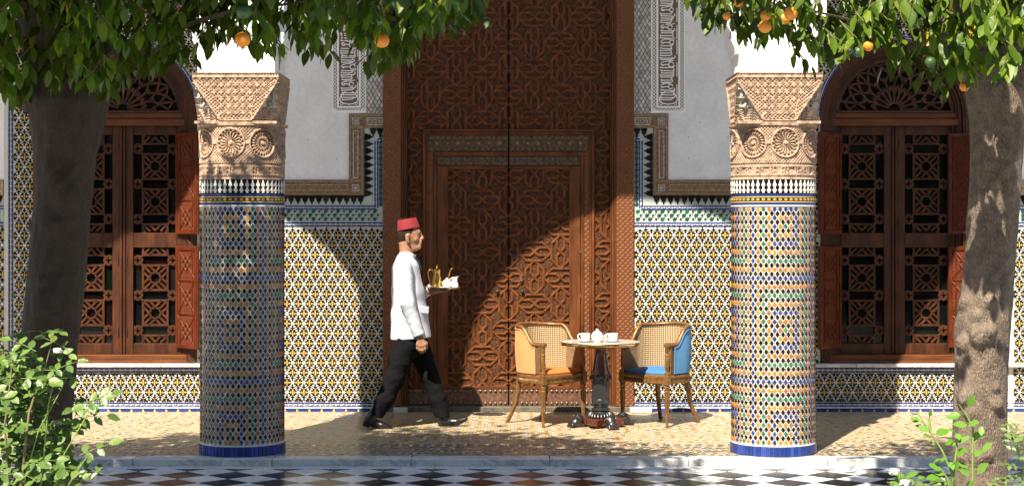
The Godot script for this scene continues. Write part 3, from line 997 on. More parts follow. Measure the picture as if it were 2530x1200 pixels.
# interlaced straps and carved stars over a rectangle; (ox, oy) is the middle of an upright knot
func strapwork(root: Node3D, lo: Vector2, hi: Vector2, ox: float, oy: float, z: float, cache: Dictionary) -> void:
	var s := 64.6 / Q
	var i0 := int(floor((lo.x - ox) / s)) - 1
	var i1 := int(ceil((hi.x - ox) / s)) + 1
	var j0 := int(floor((lo.y - oy) / s)) - 1
	var j1 := int(ceil((hi.y - oy) / s)) + 1
	for i in range(i0, i1 + 1):
		for j in range(j0, j1 + 1):
			var c := Vector2(ox + i * s, oy + j * s)
			var l := lo - c
			var h := hi - c
			if l.x < 0.68 * s and h.x > -0.68 * s and l.y < 0.68 * s and h.y > -0.68 * s:
				var up := posmod(i + j, 2) == 0
				var whole := l.x < -0.68 * s and h.x > 0.68 * s and l.y < -0.68 * s and h.y > 0.68 * s
				var m: Mesh
				if whole and cache.has(up):
					m = cache[up]
				else:
					m = strap_shape(up, s, 0.0255, 0.0, 0.012, l, h).mesh()
					if whole:
						cache[up] = m
				if m.get_surface_count() > 0:
					put(root, "strap_knot", m, M.cedar_strap, Vector3(c.x, c.y, z))
			var cc := c + Vector2(0.5, 0.5) * s
			if cc.x > lo.x + 0.02 and cc.x < hi.x - 0.02 and cc.y > lo.y + 0.02 and cc.y < hi.y - 0.02:
				var p := PackedVector2Array()
				var tw := 0.32 if posmod(i + j, 2) == 0 else -0.32
				for q in 8:
					var v := Vector2.from_angle(TAU * q / 8.0 + tw) * s * (0.335 if q % 2 == 0 else 0.16) + cc
					p.push_back(Vector2(clampf(v.x, lo.x, hi.x), clampf(v.y, lo.y, hi.y)) - cc)
				var pm := MB.new()
				pm.prism(p, 0.0, 0.006, 0.002)
				put(root, "carved_star", pm, M.cedar_carved, Vector3(cc.x, cc.y, z))


func build_door() -> void:
	var root := thing("carved_door", "tall double door of carved brown cedar with interlaced star strapwork and studded metal bands", "door")
	var rc := func(mb: MB, q0: float, q1: float, ya: float, yb: float, z0: float, z1: float, b := 0.004) -> void:
		mb.bx(Vector3(X0 + (q0 + q1) / 2 / Q, (ya + yb) / 2, (z0 + z1) / 2), Vector3(absf(q1 - q0) / Q, absf(yb - ya), z1 - z0), b)
	var top := 4.6
	var base := wy(1003)
	# jambs
	for s in [-1.0, 1.0]:
		var mb := MB.new()
		rc.call(mb, s * 266, s * 309.5, base, top, -0.2, 0.035, 0.006)
		put(root, "carved_jamb", mb, M.cedar_jamb)
		mb = MB.new()
		rc.call(mb, s * 261, s * 265.7, base, top, -0.2, 0.022)
		rc.call(mb, s * 255.5, s * 260.7, base, top, -0.2, 0.006)
		rc.call(mb, s * 252, s * 255.2, base, top, -0.2, -0.012)
		put(root, "jamb_moulding", mb, M.cedar)
	var zl := -0.06     # face of the door leaves
	var cache := {}
	for s in [-1.0, 1.0]:
		var x0 := 1.7
		var mb := MB.new()
		rc.call(mb, s * x0, s * 252, base, top, zl - 0.06, zl, 0.003)
		put(root, "door_leaf", mb, M.cedar_carved)
		var ya := wy(318)
		var a := Vector2(X0 + minf(s * x0, s * 252) / Q, ya)
		var b := Vector2(X0 + maxf(s * x0, s * 252) / Q, top)
		strapwork(root, a, b, X0 + 64.6 / Q, wy(102.5), zl, cache)
		# narrow strips beside the wicket
		a = Vector2(X0 + minf(s * 213.5, s * 251.5) / Q, wy(958))
		b = Vector2(X0 + maxf(s * 213.5, s * 251.5) / Q, ya)
		strapwork(root, a, b, X0 + s * 251.5 / Q, wy(684), zl, cache)
		# wicket frame: outer moulding, studded metal, inner moulding
		mb = MB.new()
		rc.call(mb, s * x0, s * 213, wy(325), wy(318), zl, zl + 0.034)
		rc.call(mb, s * x0, s * 208, wy(332.5), wy(325.3), zl, zl + 0.022)
		rc.call(mb, s * 206, s * 213, wy(962), wy(325.3), zl, zl + 0.0335)
		rc.call(mb, s * 200, s * 205.7, wy(962), wy(332.8), zl, zl + 0.021)
		rc.call(mb, s * x0, s * 187, wy(385), wy(374), zl, zl + 0.026)
		rc.call(mb, s * 179, s * 187, wy(962), wy(385.3), zl, zl + 0.0255)
		put(root, "wicket_moulding", mb, M.cedar)
		mb = MB.new()
		rc.call(mb, s * x0, s * 199.5, wy(373), wy(333), zl, zl + 0.012, 0.002)
		put(root, "metal_band", mb, M.brass_old)
		mb = MB.new()
		rc.call(mb, s * x0, s * 178.5, wy(408), wy(385.6), zl, zl + 0.012, 0.002)
		put(root, "metal_band", mb, M.brass_old)
		mb = MB.new()
		rc.call(mb, s * 187.4, s * 199.6, wy(962), wy(373.4), zl, zl + 0.014, 0.002)
		put(root, "carved_band", mb, M.cedar_jamb)
		# small door: stiles, rails, panel
		mb = MB.new()
		rc.call(mb, s * 150, s * 178, wy(962), wy(409), zl, zl + 0.020)
		put(root, "stile", mb, M.cedar)
		mb = MB.new()
		rc.call(mb, s * x0, s * 149.7, wy(418), wy(409), zl, zl + 0.0205)
		rc.call(mb, s * x0, s * 149.7, wy(962), wy(955), zl, zl + 0.0205)
		put(root, "rail", mb, M.cedar_cross)
		a = Vector2(X0 + minf(s * x0, s * 150) / Q, wy(955))
		b = Vector2(X0 + maxf(s * x0, s * 150) / Q, wy(418))
		strapwork(root, a, b, X0 + s * 64.6 / Q, wy(687), zl, cache)
		# kick plate
		mb = MB.new()
		rc.call(mb, s * x0, s * 252, wy(1003), wy(962.5), zl, zl + 0.016, 0.002)
		put(root, "kick_plate", mb, M.brass_rust)
		# marks punched in the metal band
		mb = MB.new()
		for k in 7:
			var c := Vector2(X0 + s * (22 + k * 26) / Q, wy(353))
			for q in 4:
				var d := Vector2.from_angle(PI / 4 * q + 0.1) * (0.018 if k % 2 == 0 else 0.010)
				mb.bar(c - d, c + d, 0.0035, zl + 0.0115, zl + 0.0132 + q * 0.0001)
		put(root, "punched_marks", mb, M.brass_mark, Vector3.ZERO, true)
		# hinges
		for y in [440, 625, 735, 900]:
			mb = MB.new()
			mb.lathe(Vector3(X0 + s * 178.7 / Q, wy(y) - 0.04, zl + 0.022), [Vector2(0, 0), Vector2(0.007, 0), Vector2(0.007, 0.026), Vector2(0.0085, 0.028), Vector2(0.0085, 0.052), Vector2(0.007, 0.054), Vector2(0.007, 0.08), Vector2(0, 0.08)], 8)
			put(root, "hinge", mb, M.iron)
		# studs
		var sm := MB.new()
		sm.lathe(Vector3.ZERO, [Vector2(0.0165, 0), Vector2(0.0155, 0.005), Vector2(0.011, 0.0105), Vector2(0.005, 0.0135), Vector2(0, 0.0145)], 10, 0.3)
		var stud := sm.mesh()
		for row in [[339, 195, 14.0, 0.012, 0.8], [367, 195, 14.0, 0.012, 0.8], [390, 175, 14.5, 0.012, 0.72], [404, 175, 14.5, 0.012, 0.72], [967, 248, 12.4, 0.016, 0.95], [997, 248, 12.4, 0.016, 0.95]]:
			var k := int((row[1] - 8) / row[2])
			for i in k + 1:
				var o := put(root, "stud", stud, M.stud, Vector3(X0 + s * (8 + i * row[2]) / Q, wy(row[0]) + rng.randf_range(-0.002, 0.002), zl + row[3]))
				o.rotation.x = PI / 2
				o.scale = Vector3.ONE * row[4]
	# dark gap board behind the meeting stiles
	var gb := MB.new()
	rc.call(gb, -8, 8, base, top, zl - 0.10, zl - 0.062, 0.002)
	put(root, "rebate", gb, M.window_carved)
	# lock plate, keyhole and knobs
	var lp := MB.new()
	var c := Vector2(X0 + 31 / Q, wy(687))
	var p := PackedVector2Array()
	for i in 16:
		var a := TAU * i / 16.0
		var r: float = 0.026 if i % 4 == 2 else 0.017
		p.push_back(c + Vector2(cos(a) * r * 0.8, sin(a) * r * 1.9))
	lp.prism(p, zl + 0.01, zl + 0.026, 0.002)
	put(root, "lock_plate", lp, M.stud)
	for kp in [Vector2(34, 720), Vector2(-28, 720)]:
		var kb := MB.new()
		kb.ball(Vector3(X0 + kp.x / Q, wy(kp.y), zl + 0.035), Vector3(0.016, 0.016, 0.016), 10, 6)
		kb.tube([Vector3(X0 + kp.x / Q, wy(kp.y), zl), Vector3(X0 + kp.x / Q, wy(kp.y), zl + 0.03)], [0.02, 0.007], 8)
		put(root, "knob", kb, M.iron)
	var kh := MB.new()
	kh.ball(Vector3(X0 + 15 / Q, wy(634), zl + 0.012), Vector3(0.02, 0.028, 0.006), 10, 6)
	put(root, "keyhole_boss", kh, M.iron)
	# lintel and threshold
	var li := MB.new()
	rc.call(li, -309, 309, top, top + 0.25, -0.2, 0.04)
	put(root, "lintel", li, M.cedar_cross)
	for k in 3:
		var th := MB.new()
		rc.call(th, [-309, -129, 128][k], [-129.6, 127.4, 309][k], 0.0, base - 0.001, -0.2, 0.05, 0.005)
		put(root, "threshold_slab", th, M.threshold)


# ------------------------------------------------------------------ windows
func lattice(root: Node3D, lo: Vector2, hi: Vector2, z: float, mat: Material, w := 0.023) -> void:
	var a := 0.324
	var c0 := (lo + hi) / 2
	for i in range(-1, 2):
		for j in [-1.5, -0.5, 0.5, 1.5]:
			var c := c0 + Vector2(i, j) * a
			var segs := []
			var q := 0.35
			for k in 4:
				var r := PI / 2 * k
				segs.push_back([Vector2(q, -q).rotated(r), Vector2(q, q).rotated(r)])
				segs.push_back([Vector2(0.15, 0.15).rotated(r), Vector2(0.47, 0.47).rotated(r)])
				segs.push_back([Vector2(0.5, 0.36).rotated(r), Vector2(0.36, 0.5).rotated(r)])
				segs.push_back([Vector2(0.17, 0.0).rotated(r), Vector2(0.35, 0.17).rotated(r)])
				segs.push_back([Vector2(0.17, 0.0).rotated(r), Vector2(0.35, -0.17).rotated(r)])
			for k in segs.size():
				var cs := clip_seg(c + segs[k][0] * a, c + segs[k][1] * a, lo, hi)
				if not cs.is_empty():
					var mb := MB.new()
					mb.bar(cs[0] - c, cs[1] - c, w, -0.012, 0.006 + 0.0006 * (k % 4), 0.3)
					put(root, "lattice_bar", mb, mat, Vector3(c.x, c.y, z))
			if c.x > lo.x and c.x < hi.x and c.y > lo.y - 0.02 and c.y < hi.y + 0.02:
				var mb := MB.new()
				for k in 8:
					for t in [-1, 1]:
						var p := Vector2.from_angle(TAU * k / 8.0) * 0.19 * a
						var p2 := Vector2.from_angle(TAU * (k + 0.5 * t) / 8.0) * 0.135 * a
						mb.bar(p, p2, w * 0.75, -0.012, 0.0085 + 0.0003 * k, 0.3)
				put(root, "lattice_star", mb, mat, Vector3(c.x, c.y, z))


func window(s: float, label: String) -> void:
	var root := thing("arched_window", label, "window", Vector3.ZERO, "arched lattice windows in the gallery wall")
	var cx := X0 + s * 961 / Q
	var sill := wy(897)
	var spring := 2.70
	var ring := func(r0: float, r1: float, z0: float, z1: float, bevel: float) -> MB:
		var mb := MB.new()
		for t in [-1.0, 1.0]:
			var p := PackedVector2Array()
			p.push_back(Vector2(cx + t * r1, sill))
			for i in 13:
				var a := PI / 2 * i / 12.0
				p.push_back(Vector2(cx + t * r1 * cos(a), spring + r1 * sin(a)))
			for i in 13:
				var a := PI / 2 * (12 - i) / 12.0
				p.push_back(Vector2(cx + t * r0 * cos(a), spring + r0 * sin(a)))
			p.push_back(Vector2(cx + t * r0, sill))
			mb.prism(p, z0, z1, bevel)
		return mb
	put(root, "carved_surround", ring.call(0.625, 0.703, -0.2, 0.014, 0.004), M.window_carved)
	var mo: MB = ring.call(0.607, 0.6245, -0.2, 0.004, 0.003)
	for q in [[0.575, 0.6065, -0.03], [0.556, 0.5745, -0.05], [0.52, 0.5555, -0.075]]:
		var add: MB = ring.call(q[0], q[1], -0.2, q[2], 0.004)
		var o := mo.v.size()
		mo.v.append_array(add.v)
		mo.n.append_array(add.n)
		mo.c.append_array(add.c)
		for i in add.ix:
			mo.ix.push_back(i + o)
	put(root, "arch_moulding", mo, M.window_wood)
	# transom
	var mb := MB.new()
	mb.bx(Vector3(cx, 2.715, -0.12), Vector3(1.17, 0.05, 0.13), 0.006)
	mb.bx(Vector3(cx, 2.655, -0.12), Vector3(1.19, 0.066, 0.16), 0.008)
	mb.bx(Vector3(cx, 2.752, -0.12), Vector3(1.1, 0.022, 0.09), 0.004)
	put(root, "transom", mb, M.cedar_cross)
	# lunette with rays and stars
	var lz := -0.115
	var c := Vector2(cx, 2.775)
	var R := 0.52
	var segs := []
	var n := 10
	for k in n + 1:
		var a := PI * k / n
		var d := Vector2.from_angle(a)
		var dl := Vector2.from_angle(a - PI / n / 2)
		var dr := Vector2.from_angle(a + PI / n / 2)
		segs.push_back([d * 0.05, d * 0.26])
		for e in [dl, dr]:
			segs.push_back([d * 0.26, e * 0.34])
			segs.push_back([e * 0.34, d * 0.42])
			segs.push_back([d * 0.42, e * 0.47])
			segs.push_back([d * 0.16, e * 0.22])
		segs.push_back([dr * 0.34, dr * 0.47])
		segs.push_back([dr * 0.47, dr * 0.53])
		segs.push_back([d * 0.26, d * 0.31])
	for k in segs.size():
		var cs := clip_seg(segs[k][0], segs[k][1], Vector2(-0.52, 0.0), Vector2(0.52, 0.6))
		if not cs.is_empty():
			mb = MB.new()
			mb.bar(cs[0], cs[1], 0.023, -0.012, 0.006 + 0.0006 * (k % 5), 0.25)
			put(root, "lunette_bar", mb, M.window_wood, Vector3(c.x, c.y, lz))
	mb = MB.new()
	mb.prism(arc(cx, 2.70, 0.53, 0, 180, 24), lz - 0.03, lz - 0.026)
	put(root, "lunette_pane", mb, M.pane)
	# casement leaves with lattice panels in front of coloured panes
	for t in [-1.0, 1.0]:
		var lb := MB.new()
		var rc := func(d0: float, d1: float, y0: float, y1: float, z0: float, z1: float) -> void:
			lb.bx(Vector3(cx + t * (d0 + d1) / 2, (y0 + y1) / 2, (z0 + z1) / 2), Vector3(d1 - d0, y1 - y0, z1 - z0), 0.004)
		rc.call(0.004, 0.028, sill + 0.075, 2.62, -0.16, -0.085)
		rc.call(0.0285, 0.0965, sill + 0.075, 2.62, -0.16, -0.1)
		rc.call(0.4975, 0.585, sill + 0.075, 2.62, -0.16, -0.1)
		rc.call(0.097, 0.497, 2.54, 2.62, -0.16, -0.1005)
		rc.call(0.097, 0.497, 1.50, 1.637, -0.16, -0.1005)
		rc.call(0.097, 0.497, sill + 0.075, 0.617, -0.16, -0.1005)
		put(root, "casement_leaf", lb, M.window_wood)
		for yy in [[0.617, 1.50], [1.637, 2.54]]:
			var lo := Vector2(minf(cx + t * 0.097, cx + t * 0.497), yy[0])
			var hi := Vector2(maxf(cx + t * 0.097, cx + t * 0.497), yy[1])
			lattice(root, lo, hi, -0.122, M.window_wood)
			var cuts := [0.0, 0.19, 0.5, 0.81, 1.0]
			for k in 4:
				var pb := MB.new()
				pb.bx(Vector3((lo.x + hi.x) / 2, lerpf(lo.y, hi.y, (cuts[k] + cuts[k + 1]) / 2), -0.15), Vector3(0.4, (cuts[k + 1] - cuts[k]) * (hi.y - lo.y) - 0.002, 0.004), 0.001)
				put(root, "pane", pb, [M.pane_red, M.pane_green, M.pane_blue, M.pane][(k + int(t) + (0 if yy[0] < 1 else 1) + 4) % 4])
		for y in [0.72, 1.38, 1.75, 2.45]:
			var hb := MB.new()
			hb.bx(Vector3(cx + t * 0.041, y, -0.096), Vector3(0.008, 0.085, 0.012), 0.003)
			put(root, "hinge", hb, M.iron)
		# shutters folded back towards the gallery
		for yy in [[0.58, 1.515], [1.625, 2.555]]:
			var sb := MB.new()
			var h: float = yy[1] - yy[0]
			sb.xf = Transform3D(Basis(Vector3.UP, t * deg_to_rad(-46)), Vector3(cx + t * 0.497, yy[0], -0.075))
			sb.bx(Vector3(t * 0.175, h / 2, -0.008), Vector3(0.35, h, 0.016), 0.003)
			var sh := put(root, "shutter", sb, M.shutter_carved)
			var fb := MB.new()
			fb.xf = sb.xf
			for sd in [1.0, -1.0]:
				var zz: float = 0.001 if sd > 0 else -0.017
				var o: float = 0.009 * sd
				var hh := 0.012
				for q in [[0.02, h / 2, 0.036, h], [0.33, h / 2, 0.036, h], [0.175, 0.02, 0.27, 0.036], [0.175, h - 0.02, 0.27, 0.036]]:
					fb.bx(Vector3(t * q[0], q[1], zz + o * 0.4), Vector3(q[2], q[3], hh), 0.003)
			put(sh, "frame", fb, M.shutter_wood)
			var xb := MB.new()
			xb.xf = sb.xf
			if t > 0:
				xb.xf = sb.xf * Transform3D(Basis.IDENTITY, Vector3(0.175, h / 2, 0))
			else:
				xb.xf = sb.xf * Transform3D(Basis.IDENTITY, Vector3(-0.175, h / 2, 0))
			for j in [-1.0, 0.0, 1.0]:
				for g in [[-0.14, -0.14, 0.14, 0.14], [-0.14, 0.14, 0.14, -0.14], [-0.1, -0.15, -0.1, 0.15], [0.1, -0.15, 0.1, 0.15], [-0.14, 0.155, 0.14, 0.155], [0, -0.07, 0.07, 0], [0.07, 0, 0, 0.07], [0, 0.07, -0.07, 0], [-0.07, 0, 0, -0.07]]:
					var cs := clip_seg(Vector2(g[0], g[1] + j * 0.31), Vector2(g[2], g[3] + j * 0.31), Vector2(-0.139, -h / 2 + 0.04), Vector2(0.139, h / 2 - 0.04))
					if not cs.is_empty():
						xb.bar(cs[0], cs[1], 0.014, 0.0, 0.008, 0.35)
			put(sh, "straps", xb, M.shutter_wood)
	# wooden sill, marble ledge, shallow box painted dark for the unlit inside
	mb = MB.new()
	mb.bx(Vector3(cx, sill + 0.0375, -0.11), Vector3(1.22, 0.075, 0.17), 0.008)
	mb.bx(Vector3(cx, sill + 0.012, -0.09), Vector3(1.235, 0.024, 0.19), 0.006)
	put(root, "wooden_sill", mb, M.cedar_cross)
	for k in 3:
		mb = MB.new()
		mb.bx(Vector3(cx - 0.78 + k * 0.78, sill - 0.017, -0.04), Vector3(0.777, 0.034, 0.22), 0.006)
		put(root, "marble_ledge", mb, M.marble_step)
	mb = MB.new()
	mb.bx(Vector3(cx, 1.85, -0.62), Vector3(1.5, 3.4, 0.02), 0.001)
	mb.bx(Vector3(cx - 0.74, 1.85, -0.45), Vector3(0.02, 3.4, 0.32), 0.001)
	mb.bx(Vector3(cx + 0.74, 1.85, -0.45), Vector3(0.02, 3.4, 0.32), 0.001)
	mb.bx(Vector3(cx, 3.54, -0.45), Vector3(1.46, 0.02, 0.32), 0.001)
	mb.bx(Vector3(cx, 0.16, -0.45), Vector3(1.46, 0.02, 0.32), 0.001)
	put(root, "dark_recess", mb, M.room_shade)


# ------------------------------------------------------------------ columns
func smooth(a: float, b: float, x: float) -> float:
	return smoothstep(a, b, x)


func capital_mesh() -> ArrayMesh:
	var mb := MB.new()
	var nu := 720
	var nv := 120
	var p := PackedVector3Array()
	p.resize(nu * nv)
	var tint := PackedColorArray()
	tint.resize(nu * nv)
	for j in nv:
		var v := float(j) / (nv - 1)
		var y := 0.375 * v
		for i in nu:
			var t := float(i) / nu * 4.0
			var side := int(t)
			var s := (t - side) * 2.0 - 1.0
			var w := lerpf(0.308, 0.318, v)
			var q := Vector3(s * w, y, w)
			var inward := Vector3(-s * 0.0, 0, -1)
			var pale := 0.0
			var d := 0.0
			var ab := absf(s)
			if v > 0.9:
				var u := s * w / 0.022
				var vv := (v - 0.9) / 0.1
				d = 0.009 * smooth(-0.1, 0.5, cos(TAU * (u * 0.5 + vv * 0.9)) * cos(TAU * (u * 0.5 - vv * 0.9)) - 0.05) if vv > 0.2 and vv < 0.85 else 0.0
				d -= 0.004 if vv < 0.2 or vv >= 0.85 else 0.0
			elif v < 0.055:
				d = 0.004
			else:
				var sb := 0.40 + 0.57 * clampf((v - 0.07) / 0.73, 0, 1)
				# curved honeycomb band between an arc and the stepped edge of the corner niche
				var arc_s := 0.40 + 0.52 * pow(clampf((v - 0.07) / 0.78, 0, 1), 2.2)
				arc_s = minf(arc_s, sb) - 0.06 * sin(PI * clampf((v - 0.07) / 0.75, 0, 1))
				var scal := 0.018 * absf(sin(v * 46.0))
				if v < 0.84 and ab > sb + scal:
					var depth := (ab - sb) / maxf(1.0 - sb, 0.05)
					var vq := 1.0 - v / 0.84
					pale = 1.0 if v > 0.28 else 0.4
					var st := floorf(vq * 5.0) / 5.0
					var fr := vq * 5.0 - floorf(vq * 5.0)
					var along := ab * 9.0 + (0.5 if int(vq * 5.0) % 2 == 0 else 0.0)
					var cell := absf(sin(PI * along))
					var k := clampf(0.25 + depth * 1.4, 0.0, 1.0)
					if v < 0.3:
						d = 0.035 * k + 0.016 * smooth(0.35, 0.7, 0.5 + 0.5 * sin(v * 120.0 + 3.0 * sin(ab * 40.0)))
						d += 0.085 * depth
					else:
						d = (0.02 + 0.13 * st) * k + 0.045 * pow(cell, 0.6) * (1.0 - fr) * k
				elif v < 0.84 and ab > arc_s:
					d = 0.008 * smooth(-0.2, 0.5, sin(s * 62.0) * sin(v * 90.0))
					if ab > sb - 0.035 or ab < arc_s + 0.02:
						d = -0.003
				elif v < 0.2 and ab < 0.4:
					var g := sin(s * 70.0 + 2.0 * sin(v * 60.0)) + 0.6 * sin(s * 33.0 + v * 90.0)
					d = 0.009 * smooth(-0.3, 0.3, g) if v > 0.075 and v < 0.185 and ab < 0.37 else -0.002
				else:
					# crosses in rings
					var L := 0.053
					var gx := s * w / L
					var gy := (y - 0.018) / L
					var cxx := absf(gx - roundf(gx))
					var cyy := absf(gy - roundf(gy))
					var cross := minf(maxf(cxx * 4.0, cyy * 1.5), maxf(cyy * 4.0, cxx * 1.5))
					var hx := absf(gx + 0.5 - roundf(gx + 0.5))
					var hy := absf(gy + 0.5 - roundf(gy + 0.5))
					var rr := sqrt(hx * hx + hy * hy)
					var sp := sin(rr * 34.0 + atan2(gy + 0.5 - roundf(gy + 0.5), gx + 0.5 - roundf(gx + 0.5)))
					d = 0.011
					if cross < 0.6:
						d = 0.0 if cross < 0.5 else 0.004
					elif rr < 0.36:
						d = 0.003 if sp > -0.2 else 0.010
			var corner := smooth(0.55, 1.0, ab) * 0.7
			inward = Vector3(-s * corner, 0, -1).normalized()
			q += inward * d
			p[j * nu + i] = q.rotated(Vector3.UP, PI / 2 * side)
			tint[j * nu + i] = Color(0.57, 0.39, 0.27).lerp(Color(0.74, 0.66, 0.54), pale)
	mb.grid(nu, nv, p, 1.0, true)
	for i in nu * nv:
		mb.c[i] = tint[i]
	mb.col = Color(0.57, 0.39, 0.27)
	# top and underside
	for yy in [[0.375, 1.0, 0.318], [0.0, -1.0, 0.30]]:
		mb.bx(Vector3(0, yy[0] - yy[1] * 0.02, 0), Vector3(yy[2] * 2 - 0.01, 0.04, yy[2] * 2 - 0.01) if yy[1] > 0 else Vector3(0.44, 0.04, 0.44), 0.002)
	return mb.mesh()


func drum_mesh() -> ArrayMesh:
	var mb := MB.new()
	var nu := 720
	var nv := 110
	var hgt := 0.415
	var p := PackedVector3Array()
	p.resize(nu * nv)
	for j in nv:
		var v := float(j) / (nv - 1)
		var y := v * hgt
		for i in nu:
			var th := TAU * i / nu
			var r := 0.319
			var h := 0.0
			if y < 0.125:
				# rope, inscription, rope
				if y < 0.032 or y > 0.093:
					var yy := y if y < 0.032 else y - 0.093
					h = -0.008 * smooth(-0.2, 0.4, sin(th * 60.0 + yy * 190.0) * sin(th * 60.0 - yy * 190.0)) if yy > 0.006 and yy < 0.027 else 0.002
				else:
					var a := sin(th * 52.0 + 2.5 * sin(th * 21.0)) + 0.8 * sin(y * 210.0 + 2.0 * sin(th * 31.0))
					h = -0.009 * smooth(-0.25, 0.25, a) if y > 0.04 and y < 0.086 else 0.001
			else:
				var vv := (y - 0.125) / 0.29
				r = 0.319 - 0.010 * sin(PI * vv) + 0.004
				h = -0.007 * smooth(-0.1, 0.5, sin(th * 80.0) * sin(vv * 75.0))
				var m := th / (TAU / 8.0)
				var dx := (m - roundf(m)) * (TAU / 8.0) * 0.319
				var dy := y - 0.268
				var d := sqrt(dx * dx + dy * dy)
				if d < 0.112:
					if d > 0.098:
						h = 0.010
					elif d < 0.014:
						h = 0.008
					elif d < 0.024:
						h = -0.006
					else:
						var an := atan2(dy, dx)
						var odd := int(roundf(m)) % 2 == 0
						var k := 18.0 if odd else 24.0
						var pet := sin(an * k * 0.5 + (0.0 if odd else 18.0 * d))
						var rg := sin(d * 190.0)
						h = -0.017 + 0.020 * smooth(-0.4, 0.5, absf(pet) * 1.6 - 0.8 + (0.0 if odd else 0.5 * rg))
						if odd and d > 0.075:
							h = -0.014 + 0.02 * smooth(-0.3, 0.3, sin(an * 18.0) * rg)
				elif vv > 0.93:
					h = 0.008
				elif absf(dy) < 0.012 and absf(dx) > 0.112:
					h = 0.006
			p[j * nu + i] = Vector3(sin(th) * (r + h), y, cos(th) * (r + h))
	mb.grid(nu, nv, p, 1.0, true)
	return mb.mesh()


func column(x: float, label: String, turn: float, cap: Mesh, drum: Mesh) -> void:
	var root := thing("tiled_column", label, "column", Vector3(x, 0, 2.7), "tiled columns of the gallery")
	var R := 0.3135
	var mb := MB.new()
	mb.lathe(Vector3.ZERO, [Vector2(R, 0), Vector2(R, 2.06), Vector2(0, 2.06)], 64)
	put(root, "shaft", mb, M.grout_white)
	# blue tiles at the foot
	mb = MB.new()
	mb.bx(Vector3(0, 0.037, 0), Vector3(0.029, 0.072, 0.016), 0.003)
	var foot := mb.mesh()
	for i in 64:
		var a := TAU * i / 64.0
		var o := put(root, "foot_tile", foot, tone("blue"), Vector3(sin(a), 0, cos(a)) * (R + 0.002 + rng.randf_range(-0.001, 0.001)))
		o.rotation.y = a + rng.randf_range(-0.03, 0.03)
	mb = MB.new()
	mb.lathe(Vector3.ZERO, [Vector2(R, 0.0735), Vector2(R + 0.006, 0.076), Vector2(R + 0.006, 0.081), Vector2(R, 0.083)], 64)
	mb.lathe(Vector3.ZERO, [Vector2(R, 1.848), Vector2(R + 0.007, 1.850), Vector2(R + 0.007, 1.861), Vector2(R, 1.862)], 64)
	put(root, "white_ring", mb, M.white0)
	# lozenges: forty-eight round the shaft, coloured in nested squares
	mb = MB.new()
	var hw := 0.0140
	var hh := 0.0200
	var p := PackedVector2Array()
	for q in [[1, 1], [-1, 1], [-1, -1], [1, -1]]:
		var half := [Vector2(hw, 0), Vector2(0.0110, 0.0052), Vector2(0.0101, 0.0089), Vector2(0.0061, 0.0126), Vector2(0.0044, 0.0162), Vector2(0, hh)]
		if q[0] * q[1] < 0:
			half.reverse()
		for k in 5:
			p.push_back(half[k] * Vector2(q[0], q[1]))
	mb.prism(p, -0.002, 0.0035, 0.001)
	var loz := mb.mesh()
	mb = MB.new()
	mb.prism(PackedVector2Array([Vector2(0.0045, 0), Vector2(0, 0.0032), Vector2(-0.0045, 0), Vector2(0, -0.0032)]), -0.002, 0.003, 0.0005)
	var dot := mb.mesh()
	var rest := {}
	var dots := []
	var rows := 55
	var pitch := 1.755 / rows
	var face := deg_to_rad(9.0 if x < 0 else -9.0)
	var cand := []
	for j in rows:
		for i in 48:
			var a := TAU * (i + (0.5 if j % 2 else 0.0)) / 48.0 + turn
			var y := 0.092 + (j + 0.5) * pitch
			var name_ := "black"
			if j % 2 == 0:
				var dr := posmod(j / 2 - 1 + 6, 12) - 6
				var dc := posmod(i + 6, 12) - 6
				name_ = ["green", "amber", "blue", "amber", "green", "amber", "blue"][maxi(absi(dr), absi(dc))]
			var b := Basis(Vector3.UP, a + rng.randf_range(-0.03, 0.03)) * Basis(Vector3.RIGHT, rng.randf_range(-0.03, 0.03))
			var xf := Transform3D(b, Vector3(sin(a) * R, y + rng.randf_range(-0.0008, 0.0008), cos(a) * R))
			cand.push_back([cos(a - face), name_, xf])
			dots.push_back(Transform3D(Basis(Vector3.UP, a + TAU / 96.0), Vector3(sin(a + TAU / 96.0) * R, y, cos(a + TAU / 96.0) * R)))
	var edge := 0.0
	var order := cand.duplicate()
	order.sort_custom(func(u, v): return u[0] > v[0])
	edge = order[298][0]
	for q in cand:
		if q[0] >= edge:
			var o := put(root, "lozenge_tile", loz, tone(q[1]))
			o.transform = q[2]
		else:
			if not rest.has(q[1]):
				rest[q[1]] = [[], []]
			rest[q[1]][rng.randi() % 2].push_back(q[2])
	for k in rest:
		multi(root, k + "_lozenge_tiles", loz, M[k + "0"], rest[k][0])
		multi(root, k + "_lozenge_tiles", loz, M[k + "1"], rest[k][1])
	multi(root, "dot_tiles", dot, M.amber1, dots)
	# blue and yellow girdle
	mb = MB.new()
	mb.lathe(Vector3.ZERO, [Vector2(R, 1.862), Vector2(R + 0.005, 1.863), Vector2(R + 0.005, 1.879), Vector2(R, 1.880)], 64)
	mb.lathe(Vector3.ZERO, [Vector2(R, 1.925), Vector2(R + 0.005, 1.926), Vector2(R + 0.005, 1.941), Vector2(R, 1.942)], 64)
	put(root, "blue_ring", mb, M.blue0)
	mb = MB.new()
	mb.lathe(Vector3.ZERO, [Vector2(R, 1.880), Vector2(R + 0.006, 1.881), Vector2(R + 0.006, 1.888), Vector2(R, 1.889)], 64)
	mb.lathe(Vector3.ZERO, [Vector2(R, 1.916), Vector2(R + 0.006, 1.917), Vector2(R + 0.006, 1.924), Vector2(R, 1.925)], 64)
	put(root, "yellow_ring", mb, M.yellow0)
	mb = MB.new()
	mb.lathe(Vector3.ZERO, [Vector2(R + 0.001, 1.889), Vector2(R + 0.001, 1.916)], 64)
